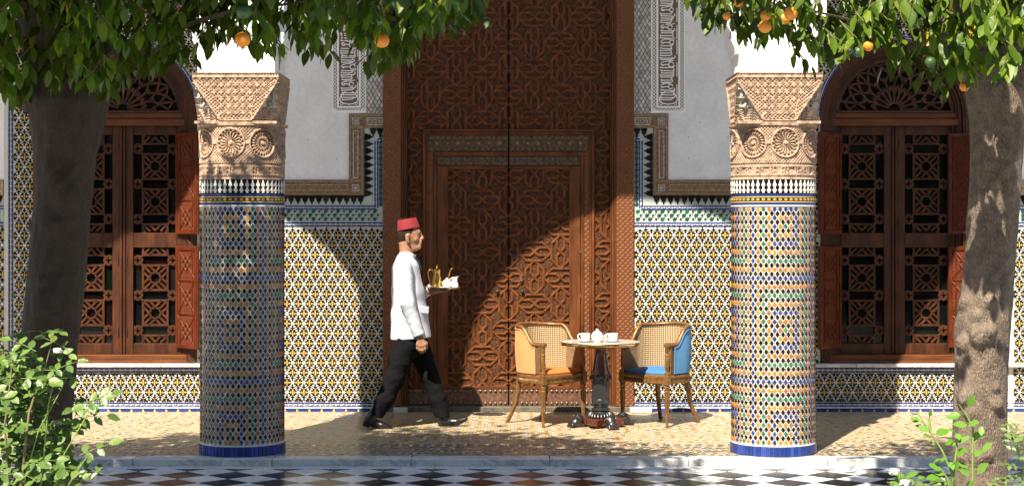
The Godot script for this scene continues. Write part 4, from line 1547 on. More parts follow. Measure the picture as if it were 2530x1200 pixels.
	put(root, "dark_ring", mb, M.black1)
	mb = MB.new()
	mb.prism(PackedVector2Array([Vector2(0.017, 0), Vector2(0, 0.010), Vector2(-0.017, 0), Vector2(0, -0.010)]), -0.002, 0.005, 0.001)
	var link := mb.mesh()
	var xs := []
	for i in 48:
		var a := TAU * i / 48.0 + turn
		xs.push_back(Transform3D(Basis(Vector3.UP, a), Vector3(sin(a) * (R + 0.002), 1.9025, cos(a) * (R + 0.002))))
	multi(root, "yellow_link_tiles", link, M.yellow1, xs)
	# white spearheads on black
	mb = MB.new()
	mb.lathe(Vector3.ZERO, [Vector2(R, 1.942), Vector2(R + 0.004, 1.943), Vector2(R + 0.004, 1.947), Vector2(R + 0.001, 1.948), Vector2(R + 0.001, 2.056)], 64)
	put(root, "black_band", mb, M.black0)
	mb = MB.new()
	mb.prism(PackedVector2Array([Vector2(0.009, 0), Vector2(0.009, 0.012), Vector2(0.0175, 0.019), Vector2(0.008, 0.03), Vector2(0.005, 0.044), Vector2(0.013, 0.052), Vector2(0.014, 0.062), Vector2(0.006, 0.078), Vector2(0.004, 0.096),
		Vector2(-0.004, 0.096), Vector2(-0.006, 0.078), Vector2(-0.014, 0.062), Vector2(-0.013, 0.052), Vector2(-0.005, 0.044), Vector2(-0.008, 0.03), Vector2(-0.0175, 0.019), Vector2(-0.009, 0.012), Vector2(-0.009, 0)]), -0.002, 0.006, 0.001)
	var spear := mb.mesh()
	for i in 48:
		var a := TAU * i / 48.0 + turn
		var o := put(root, "spear_tile", spear, tone("white"), Vector3(sin(a) * R, 1.9505, cos(a) * R))
		o.rotation.y = a
	var d := put(root, "carved_drum", drum, M.stucco_drum, Vector3(0, 2.052, 0))
	d.rotation.y = turn
	put(root, "carved_capital", cap, M.stucco, Vector3(0, 2.462, 0))
	mb = MB.new()
	mb.lathe(Vector3.ZERO, [Vector2(0.31, 2.449), Vector2(0.321, 2.455), Vector2(0.321, 2.462), Vector2(0.30, 2.465)], 48)
	put(root, "neck_ring", mb, M.stucco_drum)
	mb = MB.new()
	mb.bx(Vector3(0, 3.55, 0), Vector3(0.574, 1.43, 0.574), 0.006)
	put(root, "white_pier", mb, M.plaster_white)
	# corbels that start the arches
	for t in [-1.0, 1.0]:
		mb = MB.new()
		var pr := PackedVector2Array([Vector2(0.28, 2.985), Vector2(0.312, 2.985), Vector2(0.318, 3.03), Vector2(0.338, 3.075), Vector2(0.345, 3.09), Vector2(0.335, 3.1), Vector2(0.345, 3.15), Vector2(0.375, 3.195), Vector2(0.398, 3.21), Vector2(0.402, 3.245), Vector2(0.28, 3.245)])
		for i in pr.size():
			pr[i].x *= t
		mb.prism(pr, -0.2, 0.2, 0.004, true)
		put(root, "corbel", mb, M.plaster_white)


func arcade() -> void:
	var root := thing("white_arcade", "white plaster arcade of round arches and roof above the tiled columns", "arcade")
	var R := 1.66
	for k in range(-2, 3):
		var cx := X0 + k * 4.02
		var p := PackedVector2Array([Vector2(cx - 2.01, 7.0), Vector2(cx - 2.01, 3.25), Vector2(cx - R, 3.25)])
		p.append_array(arc(cx, 4.17, R, 180, 0, 28))
		p.push_back(Vector2(cx + R, 3.25))
		p.push_back(Vector2(cx + 2.01, 3.25))
		p.push_back(Vector2(cx + 2.01, 7.0))
		var mb := MB.new()
		mb.prism(p, 2.42, 2.98, 0.0, true)
		put(root, "arch", mb, M.plaster_white)
	var mb := MB.new()
	mb.bx(Vector3(X0, 6.6, 1.1), Vector3(20, 0.2, 2.63), 0.01)
	put(root, "ceiling", mb, M.plaster_white)
	mb = MB.new()
	mb.bx(Vector3(X0, 7.1, 1.4), Vector3(20.4, 0.18, 3.6), 0.01)
	put(root, "roof", mb, M.plaster)
	for k in [-3, 2]:
		mb = MB.new()
		mb.bx(Vector3(X0 + (k + 0.5) * 4.02, 1.6, 2.7), Vector3(0.57, 3.3, 0.56), 0.01)
		put(root, "end_pier", mb, M.plaster_white)
	for sx in [-1.0, 1.0]:
		mb = MB.new()
		mb.bx(Vector3(X0 + sx * 10.2, 3.5, 1.4), Vector3(0.25, 7.0, 3.1), 0.01)
		put(root, "end_wall", mb, M.plaster)


func added_wing() -> void:  # unseen facade added to cut low sky light and its reflections
	var root := thing("added_wing", "plain unseen wing added behind the viewer to block light from the low sky", "building")
	var mb := MB.new()
	mb.bx(Vector3(0, 3.6, 21.3), Vector3(40, 7.4, 0.5), 0.02)
	put(root, "wall", mb, M.ochre)
	mb = MB.new()
	mb.bx(Vector3(0, 7.4, 21.0), Vector3(40.4, 0.25, 1.4), 0.03)
	put(root, "cornice", mb, M.cedar_cross)
	for k in range(-4, 5):
		mb = MB.new()
		mb.bx(Vector3(k * 4.2, 1.5, 21.03), Vector3(1.5, 3.0, 0.1), 0.02)
		put(root, "door", mb, M.window_wood)


func gallery_wall() -> void:
	var root := thing("gallery_wall", "smooth white plaster wall at the back of the gallery", "wall")
	for s in [-1.0, 1.0]:
		for half in [[1.150, 1.0], [9.0, -1.0]]:
			var c := 961 / Q
			var p := PackedVector2Array([Vector2(half[0], 0), Vector2(c, 0), Vector2(c, 0.37), Vector2(c - half[1] * 0.705, 0.37)])
			for i in 13:
				var a := PI / 2 * i / 12.0
				p.push_back(Vector2(c - half[1] * 0.705 * cos(a), 2.70 + 0.705 * sin(a)))
			p.push_back(Vector2(c, 7.0))
			p.push_back(Vector2(half[0], 7.0))
			for i in p.size():
				p[i] = Vector2(X0 + s * p[i].x, p[i].y)
			var mb := MB.new()
			mb.prism(p, -0.3, -0.004, 0.0, true)
			put(root, "plaster_panel", mb, M.plaster)
	for q in [[1702, 338], [1800, 338], [1702, 391], [1800, 391], [1729, 302], [760, 345], [830, 392]]:  # small dark discs painted in for the shade inside nail holes
		var hb := MB.new()
		hb.ball(Vector3(px(q[0]), wy(q[1]), -0.004), Vector3(0.005, 0.005, 0.002), 8, 5)
		put(root, "nail_hole_disc", hb, M.iron)
	var mb := MB.new()
	mb.bx(Vector3(X0, 5.9, -0.15), Vector3(2.3, 2.2, 0.292), 0.002)
	put(root, "plaster_panel", mb, M.plaster)


# ------------------------------------------------------------------ floors
func floors() -> void:
	var mb := MB.new()
	mb.quadh(Vector3(-300, -0.075, -300), Vector3(300, -0.075, -300), Vector3(300, -0.075, 300), Vector3(-300, -0.075, 300), Vector3.UP)
	var ground := structure("courtyard_floor", mb, M.paving)
	# chequered marble set cornerwise
	mb = MB.new()
	mb.bx(Vector3(0, -0.009, 0), Vector3(0.2485, 0.018, 0.2485), 0.0015)
	var tile := mb.mesh()
	var d := 0.354
	var rest := [[], []]
	var nn := 0
	for j in range(0, 26):
		for i in range(-14, 16):
			var x := -1.99 + d * (i + 6) + (d / 2 if j % 2 else 0.0)
			var z := 3.138 + d / 2 * j
			var at := Vector3(x, -0.0585 + rng.randf_range(-0.0006, 0.0006), z)
			var dark := j % 2 == 0
			if j < 12 and absf(x + 0.035) < 4.3 and nn < 296:
				nn += 1
				var o := put(ground, "marble_tile", tile, [M.slate, M.slate, M.slate_b][rng.randi() % 3] if dark else [M.marble, M.marble_b][rng.randi() % 2], at)
				o.rotation = Vector3(rng.randf_range(-0.003, 0.003), PI / 4 + rng.randf_range(-0.004, 0.004), rng.randf_range(-0.003, 0.003))
			else:
				rest[0 if dark else 1].push_back(Transform3D(Basis(Vector3.UP, PI / 4), at))
	multi(ground, "dark_marble_tiles", tile, M.slate, rest[0])
	multi(ground, "white_marble_tiles", tile, M.marble, rest[1])
	for i in 40:
		mb = MB.new()
		mb.bx(Vector3(0, -0.02, 0), Vector3(0.2515, 0.04, 0.106), 0.002)
		put(ground, "edging_strip", mb, M.marble_b, Vector3(-5 + i * 0.2535, -0.0535 + rng.randf_range(-0.0008, 0.0008), 3.149))
	# raised gallery floor of small mosaic tiles
	mb = MB.new()
	mb.bx(Vector3(0, -0.04, 1.375), Vector3(20.2, 0.07, 3.05), 0.002)
	var terrace := structure("gallery_floor", mb, M.grout)
	mb = MB.new()
	mb.bx(Vector3(0, 0, 0), Vector3(0.0266, 0.012, 0.0266), 0.001)
	var mos := mb.mesh()
	var xs := []
	var cols := []
	var pal := [Color(0.62, 0.60, 0.53), Color(0.52, 0.41, 0.235), Color(0.47, 0.36, 0.20), Color(0.05, 0.045, 0.04), Color(0.34, 0.20, 0.09), Color(0.05, 0.065, 0.13), Color(0.07, 0.14, 0.10)]
	var step := 0.02825
	for j in 103:
		var z := 0.02 + (j + 0.5) * step
		for i in range(-182, 184):
			var x := i * step
			var k := 1
			if z < 2.28:
				var a := posmod(i, 4)
				var b := posmod(j + i / 4 * 2, 4)
				if a == 0:
					k = [0, 3, 0, 1][b]
				elif a == 2:
					k = [1, 2, 0 if rng.randf() < 0.5 else 3, 2][b]
				else:
					k = [1, 2, 1, 1][b]
			elif z < 2.42:
				k = [5, 1, 0, 3, 4, 1][posmod(i * 2 + j * j, 6)]
			else:
				var u := fposmod(x + 0.3, 1.15) / 1.15 * 2.0 - 1.0
				var v := (z - 2.67) / 0.25
				var q := fposmod(absf(u) + absf(v), 0.5)
				k = 1 if q < 0.08 else [4, 0, 3, 2, 6, 5, 1][posmod(i * 3 + j * 5 + int(q * 9), 7)]
			if rng.randf() < 0.04:
				k = rng.randi() % 5
			var c: Color = pal[k]
			c = c * rng.randf_range(0.82, 1.12)
			c.a = 1.0
			cols.push_back(c)
			xs.push_back(Transform3D(Basis(Vector3.UP, rng.randf_range(-0.05, 0.05)) * Basis(Vector3.RIGHT, rng.randf_range(-0.006, 0.006)) * Basis(Vector3.BACK, rng.randf_range(-0.006, 0.006)), Vector3(x, -0.006 + rng.randf_range(-0.0006, 0.0006), z)))
	multi(terrace, "mosaic_tiles", mos, M.mosaic, xs, cols)
	# marble step along the front
	for i in 11:
		mb = MB.new()
		mb.bx(Vector3(0, -0.032, 0), Vector3(1.017, 0.064, 0.17), 0.006)
		put(terrace, "step_slab", mb, M.marble_step, Vector3(-5.335 + i * 1.02, 0.0, 3.005))
	# earth round the trees
	for x in [-2.3, 2.4]:
		mb = MB.new()
		mb.bx(Vector3(x, -0.03, 8.0), Vector3(1.8, 0.09, 2.4), 0.02)
		structure("soil_bed", mb, M.soil)
	for e in [[Vector3(-1.02, 0.022, 0.09), "small white marble block lying at the left foot of the carved door", Vector3(0.13, 0.045, 0.09)], [Vector3(1.17, 0.025, 0.10), "low broken marble block at the right foot of the carved door", Vector3(0.2, 0.05, 0.12)]]:
		mb = MB.new()
		mb.bx(Vector3.ZERO, e[2], 0.006)
		var o := put(self, "marble_block", mb, M.marble_step, e[0])
		tag(o, e[1], "stone block", "marble blocks at the door foot")


# ------------------------------------------------------------------ trees and plants
# a point d metres in front of the lens axis origin, from plan units (2530 wide drawing)
func at(x: float, y: float, d: float) -> Vector3:
	return Vector3((x - 1266.0) * d / 4150.0, 1.73 + (550.0 - y) * d / 4150.0, 15.4 - d)


func leaf_mesh(width: float, fold: float, droop: float) -> ArrayMesh:
	var mb := MB.new()
	var xs := [0.0, 0.06, 0.2, 0.4, 0.6, 0.78, 0.92, 1.0]
	var ws := [0.0, 0.08, 0.36, 0.5, 0.46, 0.30, 0.11, 0.0]
	var p := PackedVector3Array()
	for i in xs.size():
		var x: float = xs[i]
		var w: float = ws[i] * width
		var y := -droop * x * x
		for sgn in [-1.0, -0.5, 0.0, 0.5, 1.0]:
			var rip: float = 0.02 * sin(x * 17.0 + sgn) * absf(sgn)
			p.push_back(Vector3(x, y + absf(sgn) * w * fold + rip, sgn * w))
	mb.grid(5, xs.size(), p, -1.0)
	return mb.mesh()


func leaf_basis(dir: Vector3, up: Vector3, l: float) -> Basis:
	var x := dir.normalized()
	var z := x.cross(up)
	if z.length() < 0.05:
		z = x.cross(Vector3.BACK)
	z = z.normalized()
	return Basis(x * l, z.cross(x).normalized() * l, z * l)


func trunk_mesh(path: Array, bumps: Array, sd: int, seg := 84, rows := 220) -> ArrayMesh:
	var mb := MB.new()
	var nz := fnoise(sd, 1.0, 3)
	var p := PackedVector3Array()
	var k := path.size()
	for j in rows + 1:
		var t := float(j) / rows * (k - 1)
		var i := mini(int(t), k - 2)
		var f := t - i
		var p0: Vector4 = path[maxi(i - 1, 0)]
		var p3: Vector4 = path[mini(i + 2, k - 1)]
		var q: Vector4 = path[i].cubic_interpolate(path[i + 1], p0, p3, f) if false else path[i] + (path[i + 1] - path[i]) * (f * f * (3 - 2 * f) * 0.4 + f * 0.6)
		for s in seg:
			var a := TAU * s / seg
			var d := Vector3(sin(a), 0, cos(a))
			var r := q.w * (1.0 + 0.07 * nz.get_noise_3d(d.x * 1.2, q.y * 2.0, d.z * 1.2) + 0.03 * nz.get_noise_3d(d.x * 5.0, q.y * 5.0, d.z * 5.0 + 9.0))
			for b in bumps:
				var da := wrapf(a - b[0], -PI, PI) * q.w
				var dy: float = (q.y - b[1]) * (b[4] if b.size() > 4 else 1.0)
				var e: float = (da * da + dy * dy) / (b[2] * b[2])
				if e < 5.0:
					r += b[3] * exp(-e * e * 0.6) * (1.0 + 0.45 * nz.get_noise_3d(d.x * 14.0, q.y * 30.0, d.z * 14.0))
			p.push_back(Vector3(q.x, q.y, q.z) + d * r)
	mb.grid(seg, rows + 1, p, 1.0, true)
	return mb.mesh()


func poly_at(pts: Array, x: float) -> float:
	if x <= pts[0].x:
		return pts[0].y
	for i in pts.size() - 1:
		if x < pts[i + 1].x:
			return lerpf(pts[i].y, pts[i + 1].y, (x - pts[i].x) / (pts[i + 1].x - pts[i].x))
	return pts[-1].y


func fruit(root: Node3D, c: Vector3, r: float, mat: Material) -> void:
	var mb := MB.new()
	mb.ball(Vector3.ZERO, Vector3(r, r * 0.95, r), 20, 14)
	put(root, "orange_fruit" if mat == M.orange_peel else "green_fruit", mb, mat, c)


# hem: lowest line of the crown as (x, y) in metres where it hangs at z = hz
func crown(root: Node3D, hem: Array, centre: Vector3, rad: Vector3, n_hem: int, n_top: int, sd: int, zlo: float, clear_x: float) -> void:
	var r := RandomNumberGenerator.new()
	r.seed = sd
	var lm := leaf_mesh(0.45, 0.20, 0.12)
	var x0: float = hem[0].x
	var x1: float = hem[-1].x
	var leaves := []      # [nearness, transform, tint]
	var twigs := MB.new()
	var hz := 7.65
	for i in n_hem:
		var x := r.randf_range(x0 - 0.05, x1)
		var z := hz + clampf(r.randfn(0.0, 0.42), -1.1, 1.0)
		var y := poly_at(hem, x) + absf(z - hz) * 0.10 + pow(r.randf(), 1.25) * 0.62
		var tip := Vector3(x, y, z)
		var out := Vector3(r.randf_range(-1, 1), 0, r.randf_range(-0.4, 1.0)).normalized()
		var base := tip + Vector3(0, 0.15, 0) - out * 0.10
		twigs.tube([base, (base + tip) / 2 + Vector3(0, 0.025, 0), tip + Vector3(0, 0.06, 0)], [0.0032, 0.0025, 0.0015], 5, false)
		var k := r.randi_range(5, 8)
		for q in k:
			var f := float(q) / (k - 1)
			var a := q * 2.4 + r.randf()
			var side := Vector3(cos(a), 0, sin(a) * 0.8 + 0.25)
			var dir := (side * r.randf_range(0.25, 0.8) + Vector3(0, -r.randf_range(0.6, 1.5), 0) + out * 0.2).normalized()
			var l := r.randf_range(0.068, 0.108)
			var p := base.lerp(tip + Vector3(0, 0.06, 0), f)
			if p.y + dir.y * l < poly_at(hem, p.x + dir.x * l) - 0.012:
				continue
			var up := (Vector3(0, 1, 0) + side * 0.8 + Vector3(r.randf_range(-0.5, 0.5), 0, r.randf_range(0.0, 0.9))).normalized()
			leaves.push_back([p.z, Transform3D(leaf_basis(dir, up, l), p + dir * 0.012), r.randf()])
	var seen := []
	var far := []
	for e in leaves:
		var o: Vector3 = e[1].origin
		var d := 15.4 - o.z
		var py := 550.0 - (o.y - 1.73) * 4150.0 / d
		var pxx := 1266.0 + o.x * 4150.0 / d
		if py > -10 and pxx > 0 and pxx < 2530:
			seen.push_back(e)
		else:
			far.push_back(e)
	seen.sort_custom(func(u, v): return u[0] > v[0])
	for i in seen.size():
		if i < 290:
			var e: Array = seen[i]
			var m: Material = M.leaf0 if e[2] < 0.5 else (M.leaf1 if e[2] < 0.8 else M.leaf2)
			if e[2] > 0.993:
				m = M.leaf_yellow
			var o := put(root, "leaf", lm, m)
			o.transform = e[1]
		else:
			far.push_back(seen[i])
	# the rest of the crown above and behind
	for i in n_top:
		var v := Vector3(r.randfn(0, 1), r.randfn(0, 1), r.randfn(0, 1)).normalized() * pow(r.randf(), 0.45)
		var c := centre + v * rad
		var d := 15.4 - c.z
		var py := 550.0 - (c.y - 1.73) * 4150.0 / d
		var pxx := 1266.0 + c.x * 4150.0 / d
		# leaves left out along the sun's path, so that one trunk is lit
		var sh := c.z - 7.15
		if sh > 0.0 and c.y - 1.31 * sh < 2.35 and absf(c.x + 0.41 * sh - clear_x) < 0.5 and (c.y - 1.31 * sh < 1.72 or r.randf() < 0.8):
			continue
		var far_t := c.z - 3.0      # leaves thinned towards the sun so that the left column's head is lit
		var hy := c.y - 1.31 * far_t
		if hy > 2.1 and hy < 4.2 and absf(c.x + 0.41 * far_t + 2.045) < 0.5 and r.randf() < 0.93:
			continue
		if c.y < zlo or (py > -25.0 and pxx > -80 and pxx < 2610):
			continue
		for q in 6:
			var dir := Vector3(r.randf_range(-1, 1), r.randf_range(-1.1, 0.3), r.randf_range(-1, 1)).normalized()
			far.push_back([0, Transform3D(leaf_basis(dir, (Vector3.UP + v).normalized(), r.randf_range(0.12, 0.18)), c + dir * 0.06 + Vector3(r.randf_range(-0.12, 0.12), r.randf_range(-0.1, 0.1), r.randf_range(-0.12, 0.12))), r.randf()])
	var xs := []
	var cols := []
	for e in far:
		xs.push_back(e[1])
		var t: float = e[2]
		var c := Color(0.045, 0.080, 0.006).lerp(Color(0.085, 0.125, 0.009), t)
		if t > 0.993:
			c = Color(0.35, 0.24, 0.02)
		cols.push_back(c)
	multi(root, "crown_leaves", lm, M.leaves, xs, cols)
	put(root, "twigs", twigs, M.twig, Vector3.ZERO, true)


func tree(label: String, bark: Material, clear_x: float, path: Array, bumps: Array, limbs: Array, hem_px: Array, centre: Vector3, rad: Vector3, fruits: Array, n_hem: int, n_top: int, sd: int) -> void:
	var root := thing("orange_tree", label, "tree", Vector3.ZERO, "orange trees in the courtyard")
	var pp := []
	for q in path:
		var c := at(q[1], q[0], 8.3)
		pp.push_back(Vector4(c.x, c.y, c.z, q[2] * 8.3 / 4150.0))
	var bb := []
	for b in bumps:
		# x, y, spread, height on the drawing; turned into an angle on the trunk
		var cxx := 0.0
		var rr := 1.0
		for i in path.size() - 1:
			if b[1] <= path[i][0] and b[1] >= path[i + 1][0]:
				var f: float = (path[i][0] - b[1]) / (path[i][0] - path[i + 1][0])
				cxx = lerpf(path[i][1], path[i + 1][1], f)
				rr = lerpf(path[i][2], path[i + 1][2], f)
		var a := asin(clampf((b[0] - cxx) / rr, -1, 1)) - 0.15 * signf(path[0][1] - 1266.0)
		var w := [a, at(0, b[1], 8.3).y, b[2] * 0.002, b[3] * 0.0014]
		if b.size() > 4:
			w.push_back(b[4])
		bb.push_back(w)
	put(root, "trunk", trunk_mesh(pp, bb, sd), bark)
	for l in limbs:
		var lp := []
		for q in l:
			var c := at(q[1], q[0], 8.3 + (q[3] if q.size() > 3 else 0.0))
			lp.push_back(Vector4(c.x, c.y, c.z, q[2] * 0.002))
		put(root, "limb", trunk_mesh(lp, [], sd + 5, 24, 40), bark)
	var hem := []
	for h in hem_px:
		var c := at(h.x, h.y, 7.75)
		hem.push_back(Vector2(c.x, c.y))
	crown(root, hem, centre, rad, n_hem, n_top, sd, 3.0, clear_x)
	for f in fruits:
		fruit(root, at(f[0], f[1], f[2]), f[3] * 0.0018, M.orange_peel if f[4] > 0 else M.lime_peel)


func trees() -> void:
	tree("leaning orange tree at the left with thick shaded trunk and a hollow in its bark", M.bark_shaded, 99.0,
		[[1445, 92, 84], [1150, 104, 66], [1000, 112, 65], [850, 121, 69], [700, 136, 71], [600, 145, 70], [500, 153, 68], [400, 158, 73], [300, 165, 90], [250, 167, 98], [200, 170, 92], [140, 176, 60], [90, 182, 20]],
		[[160, 395, 22, -20, 0.55], [160, 395, 46, 9, 0.6], [178, 492, 24, 14], [140, 560, 30, 12, 1.6], [105, 742, 30, 17], [112, 690, 12, 10], [158, 690, 12, 8], [60, 560, 14, 7]],
		[[[280, 120, 60], [150, 112, 54], [0, 85, 46, -0.2], [-300, -20, 34, 0.2], [-700, -160, 18, 0.5]], [[280, 205, 52], [180, 226, 44], [80, 252, 42], [0, 280, 40, -0.1], [-250, 430, 30, -0.4], [-600, 520, 16, -1.0]], [[190, 200, 26], [100, 330, 22, -0.3], [30, 560, 17, -0.5], [-10, 850, 11, -0.6], [-20, 1020, 6, -0.6]]],
		[Vector2(-500, 150), Vector2(-60, 265), Vector2(10, 300), Vector2(40, 275), Vector2(70, 265), Vector2(120, 262), Vector2(150, 205), Vector2(200, 195), Vector2(235, 262), Vector2(275, 258), Vector2(300, 215), Vector2(350, 210), Vector2(400, 190), Vector2(440, 165), Vector2(475, 160), Vector2(495, 95), Vector2(540, 110), Vector2(580, 130), Vector2(620, 140), Vector2(660, 170), Vector2(700, 165), Vector2(725, 195), Vector2(745, 210), Vector2(765, 190), Vector2(785, 145), Vector2(850, 150), Vector2(900, 180), Vector2(925, 200), Vector2(960, 165), Vector2(1000, 160), Vector2(1040, 175), Vector2(1070, 175), Vector2(1090, 120), Vector2(1120, 85), Vector2(1150, 70), Vector2(1178, 80), Vector2(1205, 70), Vector2(1225, 20)],
		Vector3(-2.7, 4.2, 7.3), Vector3(2.7, 1.9, 2.55),
		[[943, 100, 7.35, 18.5, 1], [598, 98, 7.0, 18.5, 1], [602, 28, 7.0, 19, 0]], 620, 6000, 11)
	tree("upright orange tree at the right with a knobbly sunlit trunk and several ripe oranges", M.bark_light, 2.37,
		[[1445, 2418, 84], [1180, 2421, 67], [1000, 2422, 64], [900, 2426, 64], [800, 2430, 67], [700, 2442, 63], [600, 2450, 62], [500, 2457, 62], [400, 2464, 63], [300, 2466, 66], [220, 2464, 76], [160, 2466, 70], [100, 2468, 40], [60, 2470, 12]],
		[[2435, 742, 13, 20], [2415, 826, 24, 27], [2436, 812, 14, 16], [2376, 845, 17, 22], [2404, 778, 11, 12], [2380, 980, 18, 21], [2372, 745, 16, 14], [2456, 992, 14, 22], [2452, 952, 8, 12], [2390, 1016, 12, 16], [2432, 1112, 14, 20], [2370, 1122, 15, 20], [2405, 1120, 16, 12], [2480, 860, 5, 7], [2420, 480, 12, 9], [2412, 560, 12, 10], [2450, 610, 8, 7], [2400, 690, 9, 7]],
		[[[250, 2440, 50], [150, 2415, 44], [0, 2395, 40], [-300, 2300, 28, -0.2], [-600, 2150, 14, -0.4]], [[250, 2490, 54], [100, 2515, 50], [0, 2540, 46, 0.1], [-400, 2680, 30, 0.4], [-700, 2750, 15, 0.6]], [[120, 2425, 20], [70, 2300, 15, -0.3], [60, 2150, 11, -0.5], [20, 1980, 8, -0.6], [10, 1860, 5, -0.6]]],
		[Vector2(1712, 5), Vector2(1728, 28), Vector2(1750, 45), Vector2(1770, 65), Vector2(1800, 78), Vector2(1835, 62), Vector2(1855, 118), Vector2(1880, 138), Vector2(1905, 145), Vector2(1925, 110), Vector2(1960, 122), Vector2(1995, 155), Vector2(2020, 130), Vector2(2045, 170), Vector2(2080, 195), Vector2(2105, 190), Vector2(2140, 140), Vector2(2180, 140), Vector2(2220, 175), Vector2(2260, 195), Vector2(2300, 185), Vector2(2340, 225), Vector2(2385, 265), Vector2(2410, 275), Vector2(2425, 180), Vector2(2470, 185), Vector2(2505, 215), Vector2(2530, 190), Vector2(3000, 150)],
		Vector3(2.95, 4.2, 7.3), Vector3(1.9, 1.8, 2.2),
		[[1955, 33, 7.3, 17, 1], [1938, 46, 7.5, 15, 1], [1891, 66, 7.3, 16, 1], [1893, 38, 7.55, 14, 1], [1796, 40, 7.5, 10, 1], [1966, 0, 7.6, 14, 1], [2146, 114, 7.5, 13, 1], [2384, 214, 7.95, 13, 1], [2122, 128, 7.5, 14, 0], [2300, 153, 7.5, 14, 0], [1826, 6, 7.6, 12, 1]], 520, 3000, 17)


# five leaflets on a short stalk
func rose_leaf(root: Node3D, lm: Mesh, mb: MB, o: Vector3, dir: Vector3, up: Vector3, l: float, mat: String, r: RandomNumberGenerator) -> void:
	var e := o + dir * l * 1.9
	mb.tube([o, (o + e) / 2 + up * l * 0.06, e], [0.0016, 0.0013, 0.001], 4, false)
	var sd := dir.cross(up).normalized()
	for k in 5:
		var f: float = [1.0, 0.62, 0.62, 0.2, 0.2][k]
		var d: Vector3 = [dir, (dir * 0.55 + sd), (dir * 0.55 - sd), (dir * 0.5 + sd), (dir * 0.5 - sd)][k]
		d = (d.normalized() + Vector3(r.randf_range(-0.15, 0.15), r.randf_range(-0.3, 0.05), r.randf_range(-0.15, 0.15))).normalized()
		var q := put(root, "leaf", lm, M[mat + str(r.randi() % 3)])
		q.transform = Transform3D(leaf_basis(d, (up + Vector3(r.randf_range(-0.3, 0.3), 0, r.randf_range(-0.3, 0.3))).normalized(), l * (1.0 if k == 0 else 0.85) * r.randf_range(0.85, 1.15)), o.lerp(e, f))


func blossom(root: Node3D, c: Vector3, s: float) -> void:
	var mb := MB.new()
	for k in 9:
		var a := TAU * k / 9.0
		mb.ball(c + Vector3(cos(a) * 0.011, sin(k * 2.1) * 0.006, sin(a) * 0.011) * s, Vector3(0.010, 0.006, 0.010) * s, 8, 5)
	mb.ball(c + Vector3(0, 0.004, 0), Vector3(0.009, 0.009, 0.009) * s, 8, 5)
	put(root, "blossom", mb, M.petal)


